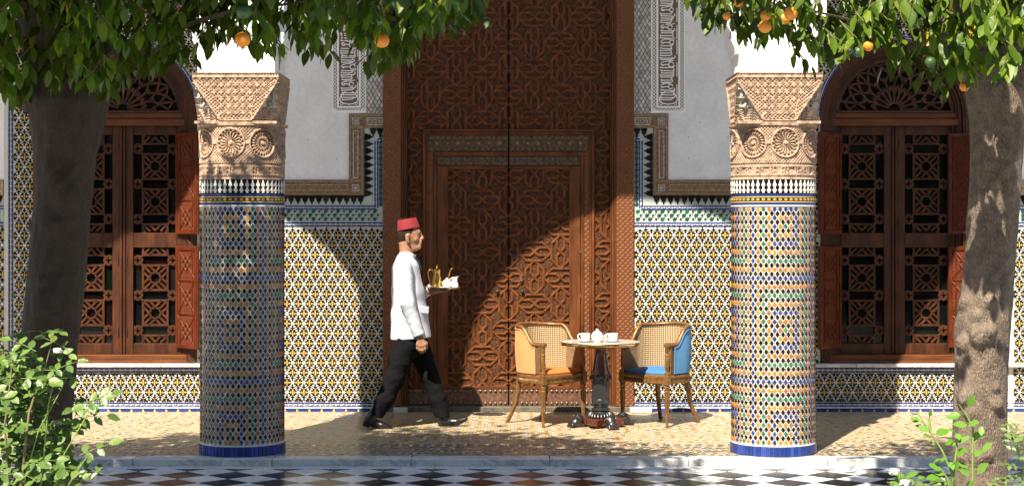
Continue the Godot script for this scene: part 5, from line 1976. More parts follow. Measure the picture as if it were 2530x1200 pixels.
func plants() -> void:
	var r := RandomNumberGenerator.new()
	r.seed = 5
	var lm := leaf_mesh(0.54, 0.14, 0.12)
	var root := thing("rose_bush", "tall pale green rose bush at the left with one small white bloom", "rose bush")
	var mb := MB.new()
	var D := 7.3
	var canes := [[[1560, 60], [1250, 45], [1090, 62], [1020, 70], [950, 92], [900, 112], [850, 125], [818, 122]], [[1560, 100], [1260, 118], [1120, 158], [1040, 205], [1000, 228], [978, 245]], [[1560, 110], [1250, 135], [1170, 185], [1140, 205], [1110, 228]], [[1560, 60], [1200, 20], [1050, 10], [930, 25], [860, 30]], [[1560, 90], [1200, 100], [1000, 118], [930, 135], [880, 150], [862, 138]], [[1560, 40], [1150, -20], [950, -30], [900, -15]], [[1560, 80], [1180, 60], [1060, 95], [980, 140], [930, 165]]]
	for c in canes:
		var pts := []
		var rad := []
		for i in c.size():
			pts.push_back(at(c[i][1], c[i][0], D + 0.05 * sin(i * 2.0)))
			rad.push_back(lerpf(0.008 if c[0][1] == 60 else 0.0045, 0.0013, float(i) / (c.size() - 1)))
		var cb := MB.new()
		cb.tube(pts, rad, 7)
		put(root, "cane", cb, M.twig if c[0][1] == 60 else M.twig_green)
	var spots := []
	var more := []
	for i in 84:
		var y := lerpf(840, 1240, pow(r.randf(), 0.8))
		var wd := lerpf(95, 190, clampf((y - 840) / 260, 0, 1))
		more.push_back([r.randf_range(-35, wd * r.randf_range(0.75, 1.0)), y])
	for q in [[122, 822], [25, 828], [60, 855], [140, 850], [150, 872], [158, 905], [160, 935], [175, 1010], [205, 1000], [238, 985], [232, 1005], [215, 1030], [190, 1045], [165, 1060], [205, 1135], [228, 1112], [222, 1160], [190, 1165], [200, 1185], [10, 975], [8, 1010], [20, 880], [60, 900], [110, 915]]:
		spots.push_back(q)
	spots.append_array(more)
	for q in spots:
		if counts.get(str(root.get_instance_id()) + "leaf", 0) > 290:
			break
		var ang := r.randf_range(0, TAU)
		var dir := Vector3(cos(ang), r.randf_range(-0.25, 0.45), sin(ang) * 0.6 + 0.2).normalized()
		var up := Vector3(r.randf_range(-0.35, 0.2), 1.0, r.randf_range(0.3, 1.3)).normalized()
		var o := at(q[0], q[1], D + r.randf_range(-0.16, 0.16)) - dir * 0.06
		rose_leaf(root, lm, mb, o, dir, up, r.randf_range(0.054, 0.078), "rose", r)
	put(root, "leaf_stalks", mb, M.twig_green, Vector3.ZERO, true)
	blossom(root, at(141, 866, 7.22), 1.0)
	# inner leaves, too tangled to tell apart
	var xs := []
	var cols := []
	for i in 1000:
		var y := lerpf(860, 1330, r.randf())
		var wd := lerpf(80, 175, clampf((y - 850) / 250, 0, 1))
		var dir := Vector3(r.randf_range(-1, 1), r.randf_range(-0.6, 0.3), r.randf_range(-1, 1)).normalized()
		xs.push_back(Transform3D(leaf_basis(dir, Vector3(r.randf_range(-0.4, 0.4), 1, r.randf_range(0, 1)).normalized(), r.randf_range(0.045, 0.07)), at(r.randf_range(-60, wd), y, D + r.randf_range(0.03, 0.35))))
		cols.push_back(Color(0.075, 0.14, 0.03).lerp(Color(0.13, 0.21, 0.045), r.randf()))
	multi(root, "inner_leaves", lm, M.leaves, xs, cols)

	# orange shoots at the foot of the right tree, drawn leaf by leaf (base to tip)
	root = thing("orange_shoots", "bright green young orange shoots growing at the foot of the right tree trunk", "shoots")
	var sm := leaf_mesh(0.52, 0.16, 0.1)
	D = 7.75
	var z := func(x: float, y: float, dd: float) -> Vector3: return at(2180 + x / 5.0, 960 + y / 5.0, dd)
	for c in [[[1130, 2400], [1125, 1150], [1122, 800], [1132, 690], [1190, 610]], [[960, 2400], [880, 1080], [750, 770], [640, 600], [520, 420], [440, 290]], [[1122, 800], [1130, 500], [1050, 330], [950, 190]], [[600, 520], [585, 380], [590, 340]], [[880, 1080], [930, 720], [935, 480]], [[1000, 2400], [820, 1120], [740, 1000], [640, 900]], [[1000, 2400], [500, 1180], [290, 1080]]]:
		var pts := []
		var rad := []
		for i in c.size():
			pts.push_back(z.call(c[i][0], c[i][1], D))
			rad.push_back(lerpf(0.007, 0.002, float(i) / (c.size() - 1)))
		var cb := MB.new()
		cb.tube(pts, rad, 7)
		put(root, "stem", cb, M.twig_green)
	for q in [[1070, 225, 1140, 80], [985, 318, 780, 352], [1060, 450, 880, 430], [1068, 452, 1198, 398], [1185, 520, 1142, 655], [1215, 600, 1240, 450], [1090, 580, 932, 672], [1210, 615, 1275, 558], [665, 575, 845, 490], [830, 480, 890, 530], [590, 345, 612, 262], [485, 395, 342, 372], [590, 525, 418, 440], [605, 585, 520, 568], [590, 660, 668, 690], [890, 635, 772, 690], [918, 690, 830, 670], [920, 550, 965, 625], [918, 820, 1055, 735], [1075, 975, 900, 905], [1148, 835, 1240, 745], [1178, 1045, 1305, 912], [1090, 1050, 960, 1000], [865, 1040, 940, 890], [705, 900, 802, 848], [742, 1005, 580, 920], [650, 900, 720, 860], [775, 1065, 640, 1032], [725, 1105, 548, 1100], [285, 1085, 122, 1008], [285, 1090, 150, 1195], [300, 1080, 438, 1040], [440, 1110, 535, 1080], [975, 1150, 865, 1085], [1130, 1140, 1040, 1200], [840, 900, 890, 1000], [1240, 780, 1360, 655], [410, 330, 378, 285], [455, 320, 432, 278]]:
		var a: Vector3 = z.call(q[0], q[1], D - 0.01)
		var b: Vector3 = z.call(q[2], q[3], D - r.randf_range(-0.03, 0.07))
		var o := put(root, "leaf", sm, M["shoot" + str(r.randi() % 2)])
		o.transform = Transform3D(leaf_basis(b - a, Vector3(r.randf_range(-0.5, 0.3), 0.8, r.randf_range(0.4, 1.3)).normalized(), (b - a).length()), a)

	root = thing("rose_bush", "low rose sprays with two white blooms along the lower right edge", "rose bush")
	mb = MB.new()
	D = 7.5
	for c in [[[1500, 2560], [1180, 2535], [1090, 2510], [1040, 2490]], [[1500, 2200], [1220, 2215], [1170, 2225]], [[1500, 2500], [1230, 2480], [1185, 2490]]]:
		var pts := []
		for q in c:
			pts.push_back(at(q[1], q[0], D))
		var cb := MB.new()
		cb.tube(pts, [0.006, 0.004, 0.003, 0.002].slice(0, c.size()), 6)
		put(root, "cane", cb, M.twig_green)
	for q in [[2500, 1050], [2508, 1075], [2515, 1100], [2498, 1105], [2520, 1130], [2500, 1150], [2526, 1080], [2492, 1080], [2470, 1185], [2490, 1180], [2510, 1178], [2520, 1195], [2460, 1200], [2480, 1205], [2215, 1195], [2235, 1180], [2260, 1190], [2280, 1200], [2300, 1195], [2320, 1200], [2250, 1210], [2340, 1190]]:
		var ang := r.randf_range(0, TAU)
		var dir := Vector3(cos(ang), r.randf_range(-0.2, 0.3), sin(ang) * 0.5 + 0.3).normalized()
		rose_leaf(root, lm, mb, at(q[0], q[1], D + r.randf_range(-0.1, 0.1)) - dir * 0.04, dir, Vector3(r.randf_range(-0.4, 0.1), 1, r.randf_range(0.2, 1)).normalized(), r.randf_range(0.028, 0.04), "rose", r)
	put(root, "leaf_stalks", mb, M.twig_green, Vector3.ZERO, true)
	blossom(root, at(2211, 1164, 7.45), 1.2)
	blossom(root, at(2237, 1192, 7.4), 1.2)


# ------------------------------------------------------------------ smooth bodies
# prims: [a, b, radius a, radius b, (axis scale)]; cuts: [normal, offset] keep the side where n.p < offset
func blob(mb: MB, prims: Array, cell: float, k: float, cuts := [], wrinkle := 0.0, wfreq := Vector3(12, 12, 12)) -> void:
	var lo := Vector3.INF
	var hi := -Vector3.INF
	for q in prims:
		var s: Vector3 = q[4] if q.size() > 4 else Vector3.ONE
		var ext := Vector3.ONE * maxf(q[2], q[3]) / s + Vector3.ONE * (cell * 2 + k * 2)
		lo = lo.min((q[0] as Vector3).min(q[1]) - ext)
		hi = hi.max((q[0] as Vector3).max(q[1]) + ext)
	var nx := int((hi.x - lo.x) / cell) + 2
	var ny := int((hi.y - lo.y) / cell) + 2
	var nz := int((hi.z - lo.z) / cell) + 2
	var f := PackedFloat32Array()
	f.resize(nx * ny * nz)
	var sxy := nx * ny
	for q in prims:
		var s: Vector3 = q[4] if q.size() > 4 else Vector3.ONE
		var a: Vector3 = q[0]
		var b: Vector3 = q[1]
		var ra: float = q[2]
		var rb: float = q[3]
		var ba := (b - a) * s
		var bb := maxf(ba.length_squared(), 1e-9)
		var ext := Vector3.ONE * maxf(ra, rb) / s + Vector3.ONE * (cell * 2 + k * 4)
		var l := (a.min(b) - ext - lo) / cell
		var h := (a.max(b) + ext - lo) / cell
		for z in range(maxi(0, int(l.z)), mini(nz, int(h.z) + 1)):
			for y in range(maxi(0, int(l.y)), mini(ny, int(h.y) + 1)):
				var o := z * sxy + y * nx
				for x in range(maxi(0, int(l.x)), mini(nx, int(h.x) + 1)):
					var pa := (lo + Vector3(x, y, z) * cell - a) * s
					var t := clampf(pa.dot(ba) / bb, 0.0, 1.0)
					var d := (pa - ba * t).length() - lerpf(ra, rb, t)
					if d < k * 6.0:
						f[o + x] += exp(-d / k)
	for i in f.size():
		f[i] = -k * log(f[i]) if f[i] > 0.0 else 0.1
	if not cuts.is_empty():
		for z in nz:
			for y in ny:
				for x in nx:
					var i := z * sxy + y * nx + x
					if f[i] < 0.05:
						var p := lo + Vector3(x, y, z) * cell
						for c in cuts:
							f[i] = maxf(f[i], (c[0] as Vector3).dot(p) - c[1])
	var ids := PackedInt32Array()
	ids.resize(f.size())
	ids.fill(-1)
	var noise := fnoise(7, 1.0, 2)
	var off := [0, 1, nx, nx + 1, sxy, sxy + 1, sxy + nx, sxy + nx + 1]
	for z in nz - 1:
		for y in ny - 1:
			for x in nx - 1:
				var i := z * sxy + y * nx + x
				if f[i] > 0.04 or f[i] < -cell * 3.0:
					continue
				var m := 0
				for c in 8:
					if f[i + off[c]] < 0.0:
						m += 1
				if m == 0 or m == 8:
					continue
				var acc := Vector3.ZERO
				var n := 0
				for e in [[0, 1], [2, 3], [4, 5], [6, 7], [0, 2], [1, 3], [4, 6], [5, 7], [0, 4], [1, 5], [2, 6], [3, 7]]:
					var u: float = f[i + off[e[0]]]
					var w: float = f[i + off[e[1]]]
					if (u < 0.0) != (w < 0.0):
						var t := u / (u - w)
						var c0 := Vector3(e[0] & 1, (e[0] >> 1) & 1, e[0] >> 2)
						var c1 := Vector3(e[1] & 1, (e[1] >> 1) & 1, e[1] >> 2)
						acc += c0.lerp(c1, t)
						n += 1
				var g := Vector3.ZERO
				for c in 8:
					var v: float = f[i + off[c]]
					g += Vector3(v if c & 1 else -v, v if c & 2 else -v, v if c & 4 else -v)
				var p := lo + (Vector3(x, y, z) + acc / n) * cell
				if wrinkle > 0.0:
					p += g.normalized() * wrinkle * noise.get_noise_3d(p.x * wfreq.x, p.y * wfreq.y, p.z * wfreq.z)
				ids[i] = mb.vert(p, g)
	# recompute nothing: gradient normals are smooth; stitch quads
	for z in range(1, nz - 1):
		for y in range(1, ny - 1):
			for x in range(1, nx - 1):
				var i := z * sxy + y * nx + x
				if f[i] > 0.04 or f[i] < -cell * 3.0:
					continue
				var neg := f[i] < 0.0
				for ax in 3:
					var st: int = [1, nx, sxy][ax]
					if (f[i + st] < 0.0) == neg:
						continue
					var u: int = [nx, sxy, 1][ax]
					var w: int = [sxy, 1, nx][ax]
					var q0 := ids[i]
					var q1 := ids[i - u]
					var q2 := ids[i - u - w]
					var q3 := ids[i - w]
					if q0 < 0 or q1 < 0 or q2 < 0 or q3 < 0:
						continue
					if neg:
						mb.ix.append_array([q0, q2, q1, q0, q3, q2])
					else:
						mb.ix.append_array([q0, q1, q2, q0, q2, q3])


func face_normals(mb: MB) -> void:
	var n := PackedVector3Array()
	n.resize(mb.v.size())
	for t in range(0, mb.ix.size(), 3):
		var a := mb.ix[t]
		var b := mb.ix[t + 1]
		var c := mb.ix[t + 2]
		var m := (mb.v[c] - mb.v[a]).cross(mb.v[b] - mb.v[a])
		if m.dot(mb.n[a]) < 0.0:
			m = -m
			mb.ix[t + 1] = c
			mb.ix[t + 2] = b
		n[a] += m
		n[b] += m
		n[c] += m
	for i in n.size():
		if n[i].length_squared() > 0.0:
			mb.n[i] = n[i].normalized()


func b3(x: float, y: float, z := 0.0) -> Vector3:
	return Vector3((x - 1020.0) / 292.0, (1056.0 - y) / 292.0, z)


func person() -> void:
	var root := thing("person", "person in red fez, white jacket and black trousers striding right, holding up a tray", "person", Vector3(-0.842, 0.0, 1.2))
	var body := MB.new()
	# hidden core of trunk and limbs, then the finer head and hands
	blob(body, [[b3(1005, 665), b3(1012, 830), 0.085, 0.085, Vector3(1, 1, 0.75)], [b3(1002, 655, 0.13), b3(1006, 655, -0.13), 0.045, 0.045], [b3(1004, 650), b3(1006, 612), 0.05, 0.05],
		[b3(1002, 662, 0.18), b3(1013, 748, 0.205), 0.045, 0.038], [b3(1013, 748, 0.205), b3(1039, 828, 0.19), 0.038, 0.026], [b3(1008, 662, -0.18), b3(1022, 742, -0.2), 0.045, 0.038], [b3(1022, 742, -0.2), b3(1062, 716, -0.12), 0.036, 0.026],
		[b3(1002, 840, 0.085), b3(978, 930, 0.09), 0.075, 0.055], [b3(978, 930, 0.09), b3(930, 1022, 0.09), 0.052, 0.036], [b3(1028, 840, -0.085), b3(1058, 928, -0.09), 0.075, 0.055], [b3(1058, 928, -0.09), b3(1090, 1028, -0.09), 0.052, 0.036]], 0.014, 0.008)
	var zs := Vector3(1, 1, 1.2)
	var hp := [[b3(1007, 576), b3(1010, 578), 0.091, 0.091, Vector3(1, 1.02, 1.22)], [b3(1016, 594), b3(1031, 609), 0.058, 0.030, Vector3(1, 1, 1.05)], [b3(1027, 570), b3(1028, 580), 0.030, 0.030, Vector3(1, 1, 0.7)],
		[b3(1038.5, 578), b3(1044, 588), 0.0085, 0.0105], [b3(1041.5, 590.5, 0.008), b3(1041.5, 590.5, -0.008), 0.0105, 0.0105], [b3(1034.5, 574.5, 0.028), b3(1035.5, 574.5, -0.028), 0.0135, 0.0135], [b3(1026, 591, 0.03), b3(1026, 591, -0.03), 0.031, 0.031],
		[b3(1038, 598, 0.012), b3(1038, 598, -0.012), 0.0125, 0.0125], [b3(1037.3, 603, 0.011), b3(1037.3, 603, -0.011), 0.0115, 0.0115], [b3(1035, 611.5, 0.01), b3(1035, 611.5, -0.01), 0.016, 0.016],
		[b3(1003, 602), b3(1004, 650), 0.055, 0.062], [b3(1000, 600), b3(1022, 612), 0.050, 0.036]]
	for s in [-1.0, 1.0]:
		hp.push_back([b3(1009, 584, 0.079 * s), b3(1008, 592, 0.081 * s), 0.011, 0.0095, Vector3(1, 1, 1.5)])
		hp.push_back([b3(1006, 583, 0.083 * s), b3(1005, 592, 0.084 * s), 0.005, 0.005])
		hp.push_back([b3(1006, 583, 0.083 * s), b3(1011, 581, 0.082 * s), 0.005, 0.005])
		hp.push_back([b3(1009.5, 597, 0.079 * s), b3(1010, 598, 0.079 * s), 0.008, 0.008])
	blob(body, hp, 0.0036, 0.0062)
	# near hand hangs, fingers loosely curled; far hand lies flat under the tray
	var w := b3(1040, 827, 0.19)
	var hand := [[w, b3(1041, 834, 0.19), 0.026, 0.027, Vector3(1, 1, 1.35)]]
	for k in 4:
		var kn := b3(1034.5 + k * 6.2, [847, 850, 850, 847][k], 0.197)
		var j1 := b3(1034.0 + k * 6.3, [857, 861, 861.5, 858][k], 0.192)
		var tp := b3(1035.5 + k * 5.6, [863, 868.5, 868.5, 864][k], 0.174)
		hand.push_back([b3(1039 + k * 1.4, 834, 0.192), kn, 0.017, 0.0125])
		hand.push_back([kn, j1, 0.0098, 0.009])
		hand.push_back([j1, tp, 0.009, 0.0075])
	hand.push_back([b3(1046, 834, 0.182), b3(1056, 845, 0.165), 0.014, 0.011])
	hand.push_back([b3(1056, 845, 0.165), b3(1057, 856, 0.158), 0.0105, 0.0085])
	blob(body, hand, 0.0032, 0.0035)
	var h2 := [[b3(1058, 721, -0.115), b3(1068, 722, -0.11), 0.026, 0.025]]
	for k in 4:
		var zz := -0.135 + k * 0.023
		var kn := b3(1086, 721.5 - absf(k - 1.5), zz)
		h2.push_back([b3(1068, 722, -0.118 + k * 0.006), kn, 0.020, 0.0135])
		h2.push_back([kn, b3(1098, 720.5, zz + (k - 1.5) * 0.007), 0.0105, 0.0095])
		h2.push_back([b3(1098, 720.5, zz + (k - 1.5) * 0.007), b3(1108, 718.5, zz + (k - 1.5) * 0.014), 0.0095, 0.008])
	h2.push_back([b3(1068, 722, -0.09), b3(1080, 720, -0.045), 0.016, 0.012])
	h2.push_back([b3(1080, 720, -0.045), b3(1089, 718.5, -0.03), 0.011, 0.009])
	blob(body, h2, 0.0032, 0.0035)
	face_normals(body)
	put(root, "body", body, M.skin)
	# short hair below the fez
	var hair := MB.new()
	var hn := Vector3(0.85, -0.53, 0).normalized()
	blob(hair, [[b3(1006, 576), b3(1009, 578), 0.0925, 0.0925, Vector3(1, 1.02, 1.20)], [b3(999, 590), b3(1000, 600), 0.058, 0.050]], 0.005, 0.006, [[hn, hn.dot(b3(1016, 581))], [Vector3(0.35, -0.94, 0).normalized(), Vector3(0.35, -0.94, 0).normalized().dot(b3(992, 605))]])
	face_normals(hair)
	put(root, "hair", hair, M.hair_short)
	for s in [-1.0, 1.0]:
		var eb := MB.new()
		eb.ball(b3(1032.2, 580, 0.033 * s), Vector3(0.0110, 0.0062, 0.0110), 12, 8)
		var eye := put(root, "eye", eb, M.eye_white)
		eb = MB.new()
		eb.ball(b3(1034.6, 580, 0.0345 * s), Vector3(0.0056, 0.0060, 0.0062), 10, 8)
		put(eye, "iris", eb, M.eye_dark)
		eb = MB.new()
		eb.tube([b3(1037.3, 574.6, 0.016 * s), b3(1036.2, 572.8, 0.034 * s), b3(1031, 573.5, 0.052 * s)], [0.004, 0.0045, 0.002], 6)
		put(root, "eyebrow", eb, M.hair)
	var lb := MB.new()
	lb.tube([b3(1039.8, 600.2, 0.019), b3(1041.2, 600.0, 0.0), b3(1039.8, 600.2, -0.019)], [0.002, 0.0035, 0.002], 6)
	put(root, "lips", lb, M.lip)
	# fez
	var fz := MB.new()
	fz.xf = Transform3D(Basis(Vector3.BACK, deg_to_rad(10.5)) * Basis.from_scale(Vector3(1, 1, 0.93)), b3(1008.7, 566.5))
	fz.lathe(Vector3.ZERO, [Vector2(0.0965, 0), Vector2(0.0985, 0.002), Vector2(0.0805, 0.083), Vector2(0.0775, 0.0865), Vector2(0.0, 0.0875)], 40)
	var fez := put(root, "fez", fz, M.felt)
	fz = MB.new()
	fz.tube([b3(1003, 541), b3(998, 539.3, 0.01), b3(985, 543.5, 0.02), b3(980, 552, 0.022), b3(979.5, 572, 0.02)], [0.004, 0.003, 0.003, 0.005, 0.007], 7)
	put(fez, "tassel", fz, M.tassel)
	# jacket
	var jk := MB.new()
	blob(jk, [[b3(1002, 668), b3(1008, 725), 0.118, 0.133, Vector3(1, 1, 0.68)], [b3(1008, 725), b3(1011, 775), 0.133, 0.150, Vector3(1, 1, 0.78)], [b3(1011, 775), b3(1016, 850), 0.150, 0.178, Vector3(1, 1, 0.92)],
		[b3(999, 657, 0.135), b3(1004, 656, -0.135), 0.060, 0.060], [b3(996, 640, 0.05), b3(1000, 640, -0.05), 0.05, 0.05], [b3(1001, 648), b3(1006, 628), 0.066, 0.058]], 0.0085, 0.012, [[Vector3(0.07, -1, 0).normalized(), Vector3(0.07, -1, 0).normalized().dot(b3(1015, 836))], [Vector3(0.42, 0.9, 0).normalized(), Vector3(0.42, 0.9, 0).normalized().dot(b3(1008, 621))]], 0.0025, Vector3(9, 5, 9))
	var sl := MB.new()
	blob(sl, [[b3(1000, 660, 0.178), b3(1010, 745, 0.222), 0.072, 0.060], [b3(1010, 745, 0.222), b3(1042, 838, 0.19), 0.060, 0.047]], 0.0085, 0.012, [[Vector3(0.33, -0.94, 0).normalized(), Vector3(0.33, -0.94, 0).normalized().dot(b3(1038, 826))]], 0.0035, Vector3(11, 16, 11))
	blob(sl, [[b3(1006, 660, -0.178), b3(1020, 742, -0.215), 0.068, 0.058], [b3(1020, 742, -0.215), b3(1068, 712, -0.12), 0.055, 0.041]], 0.0085, 0.012, [[Vector3(1, 0.1, 0).normalized(), Vector3(1, 0.1, 0).normalized().dot(b3(1062, 712))]])
	face_normals(jk)
	face_normals(sl)
	var jacket := put(root, "jacket", jk, M.jacket)
	put(jacket, "sleeves", sl, M.jacket)
	var cb := MB.new()
	cb.xf = Transform3D(Basis(Vector3.BACK, -0.30), b3(1006, 640))
	cb.lathe(Vector3.ZERO, [Vector2(0.069, -0.02), Vector2(0.066, 0.0), Vector2(0.0625, 0.052), Vector2(0.0605, 0.053), Vector2(0.0605, 0.0)], 30)
	put(jacket, "stand_collar", cb, M.jacket)
	var pf := MB.new()
	pf.xf = Transform3D(Basis(Vector3.UP, deg_to_rad(32)) * Basis(Vector3.BACK, -0.05), b3(1047, 764, 0.128))
	pf.bx(Vector3.ZERO, Vector3(0.105, 0.058, 0.012), 0.005)
	put(jacket, "pocket_flap", pf, M.jacket)
	for k in 4:
		var bt := MB.new()
		bt.ball(b3(1021 + k * 2.0, 806 + k * 5.5, 0.243 - k * 0.003), Vector3(0.005, 0.005, 0.003), 8, 5)
		put(jacket, "cuff_button", bt, M.jacket)
	var tie := MB.new()
	tie.tube([b3(1025, 634, 0.0), b3(1034, 650, 0.0), b3(1041, 668, 0.0)], [0.011, 0.012, 0.008], 8)
	put(root, "necktie", tie, M.necktie)
	# trousers
	var tr := MB.new()
	blob(tr, [[b3(1008, 815), b3(1012, 850), 0.125, 0.125, Vector3(1, 1, 0.78)], [b3(1003, 850, 0.08), b3(990, 888, 0.088), 0.104, 0.090], [b3(990, 888, 0.088), b3(977, 932, 0.092), 0.090, 0.080], [b3(977, 932, 0.092), b3(954, 982, 0.092), 0.080, 0.074], [b3(954, 982, 0.092), b3(927, 1030, 0.092), 0.072, 0.057],
		[b3(1028, 850, -0.08), b3(1043, 888, -0.088), 0.104, 0.085], [b3(1043, 888, -0.088), b3(1060, 932, -0.09), 0.085, 0.074], [b3(1060, 932, -0.09), b3(1080, 985, -0.09), 0.074, 0.070], [b3(1080, 985, -0.09), b3(1094, 1040, -0.09), 0.070, 0.063]], 0.009, 0.012,
		[[Vector3(-0.35, -0.93, 0).normalized(), maxf(Vector3(-0.35, -0.93, 0).normalized().dot(b3(930, 1024)), -0.0)], [Vector3(0, -1, 0), -b3(0, 1034).y]], 0.006, Vector3(6, 13, 8))
	face_normals(tr)
	put(root, "trousers", tr, M.trousers)
	# shoes
	for q in [[[911, 1036], [946, 1049], [966, 1054.5], [924, 1020], 0.092], [[1091, 1045], [1126, 1046], [1150, 1038], [1095, 1030], -0.09]]:
		var sh := MB.new()
		var h := b3(q[0][0], q[0][1], q[4])
		var m := b3(q[1][0], q[1][1], q[4])
		var t := b3(q[2][0], q[2][1], q[4])
		blob(sh, [[h, m, 0.036, 0.032], [m, t, 0.031, 0.019, Vector3(1, 1, 0.85)], [h, b3(q[3][0], q[3][1], q[4]), 0.038, 0.043]], 0.006, 0.007)
		face_normals(sh)
		var shoe := put(root, "shoe", sh, M.shoe)
		var so := MB.new()
		var dn := Vector3((h - t).y, -(h - t).x, 0).normalized()
		if dn.y > 0:
			dn = -dn
		so.tube([h + dn * 0.033 - (m - h).normalized() * 0.026, h + dn * 0.034, m + dn * 0.03, t + dn * 0.017], [0.030, 0.032, 0.036, 0.022], 10, true, 0.16)
		var hb := (h + dn * 0.044 - (m - h).normalized() * 0.003)
		so.tube([hb - (m - h).normalized() * 0.028, hb + (m - h).normalized() * 0.03], [0.028, 0.028], 10, true, 0.4)
		put(shoe, "sole", so, M.sole)
	tray_service(Vector3(-0.842, 0, 1.2))


func handle(mb: MB, c: Vector3, r: Vector2, th: float, a0: float, a1: float, dir := -1.0) -> void:
	var pts := []
	var rad := []
	for i in 13:
		var a := deg_to_rad(lerpf(a0, a1, i / 12.0))
		pts.push_back(c + Vector3(dir * cos(a) * r.x, sin(a) * r.y, 0))
		rad.push_back(th)
	mb.tube(pts, rad, 7)


func crest(root: Node3D, c: Vector3, r: float, turn := 0.0) -> void:
	# small printed red emblem, a sprig over a bar, laid on the curved wall
	var mb := MB.new()
	for q in [[0.0, 0.010, 0.004, 0.005], [-0.006, 0.004, 0.004, 0.003], [0.006, 0.004, 0.004, 0.003], [0.0, 0.0, 0.006, 0.0025], [-0.011, -0.001, 0.003, 0.002], [0.011, -0.001, 0.003, 0.002]]:
		var a: float = turn + q[0] / r
		mb.xf = Transform3D(Basis(Vector3.UP, a), c + Vector3(sin(a) * r, q[1], cos(a) * r))
		mb.ball(Vector3.ZERO, Vector3(q[2], q[3], 0.0012), 8, 5)
	mb.xf = Transform3D.IDENTITY
	put(root, "printed_crest", mb, M.crest)


func saucer(at3: Vector3, label: String, r := 0.072) -> void:
	var root := thing("saucer", label, "saucer", at3, "white saucers")
	var mb := MB.new()
	mb.lathe(Vector3.ZERO, [Vector2(0, 0.0), Vector2(r * 0.5, 0.0), Vector2(r * 0.55, 0.003), Vector2(r, 0.013), Vector2(r, 0.0155), Vector2(r * 0.55, 0.006), Vector2(0, 0.005)], 36, 0.6)
	put(root, "dish", mb, M.porcelain)


func sugar_bowl(at3: Vector3, label: String, s: float) -> void:
	var root := thing("sugar_bowl", label, "sugar bowl", at3, "white sugar bowls")
	var mb := MB.new()
	mb.lathe(Vector3.ZERO, [Vector2(0, 0), Vector2(0.028, 0), Vector2(0.030, 0.005), Vector2(0.026, 0.008), Vector2(0.042, 0.022), Vector2(0.051, 0.045), Vector2(0.047, 0.062), Vector2(0.040, 0.068), Vector2(0, 0.066)].map(func(p): return p * s), 32)
	put(root, "bowl", mb, M.porcelain)
	mb = MB.new()
	mb.lathe(Vector3(0, 0.066 * s, 0), [Vector2(0.045, 0), Vector2(0.046, 0.004), Vector2(0.032, 0.018), Vector2(0.014, 0.030), Vector2(0.008, 0.034), Vector2(0.011, 0.040), Vector2(0.009, 0.046), Vector2(0, 0.048)].map(func(p): return p * s), 28)
	put(root, "lid", mb, M.porcelain)
	mb = MB.new()
	mb.lathe(Vector3(0, 0.067 * s, 0), [Vector2(0.0462, 0), Vector2(0.0472, 0.0015), Vector2(0.0462, 0.003)].map(func(p): return p * s), 28)
	put(root, "rim_line", mb, M.crest)
	crest(root, Vector3(0, 0.036 * s, 0), 0.0485 * s)


func cup(at3: Vector3, label: String) -> void:
	var root := thing("coffee_cup", label, "cup", at3, "white coffee cups")
	var mb := MB.new()
	mb.lathe(Vector3.ZERO, [Vector2(0, 0), Vector2(0.024, 0), Vector2(0.025, 0.005), Vector2(0.023, 0.007), Vector2(0.034, 0.018), Vector2(0.040, 0.038), Vector2(0.0435, 0.066), Vector2(0.042, 0.067), Vector2(0.038, 0.038), Vector2(0.03, 0.018), Vector2(0, 0.010)], 32)
	put(root, "bowl", mb, M.porcelain)
	mb = MB.new()
	handle(mb, Vector3(-0.041, 0.040, 0), Vector2(0.022, 0.023), 0.0042, -75, 85)
	put(root, "handle", mb, M.porcelain)
	mb = MB.new()
	mb.lathe(Vector3(0, 0.060, 0), [Vector2(0.0427, 0), Vector2(0.0437, 0.002), Vector2(0.0432, 0.005)], 32)
	put(root, "rim_line", mb, M.crest)
	crest(root, Vector3(0, 0.032, 0), 0.0395)


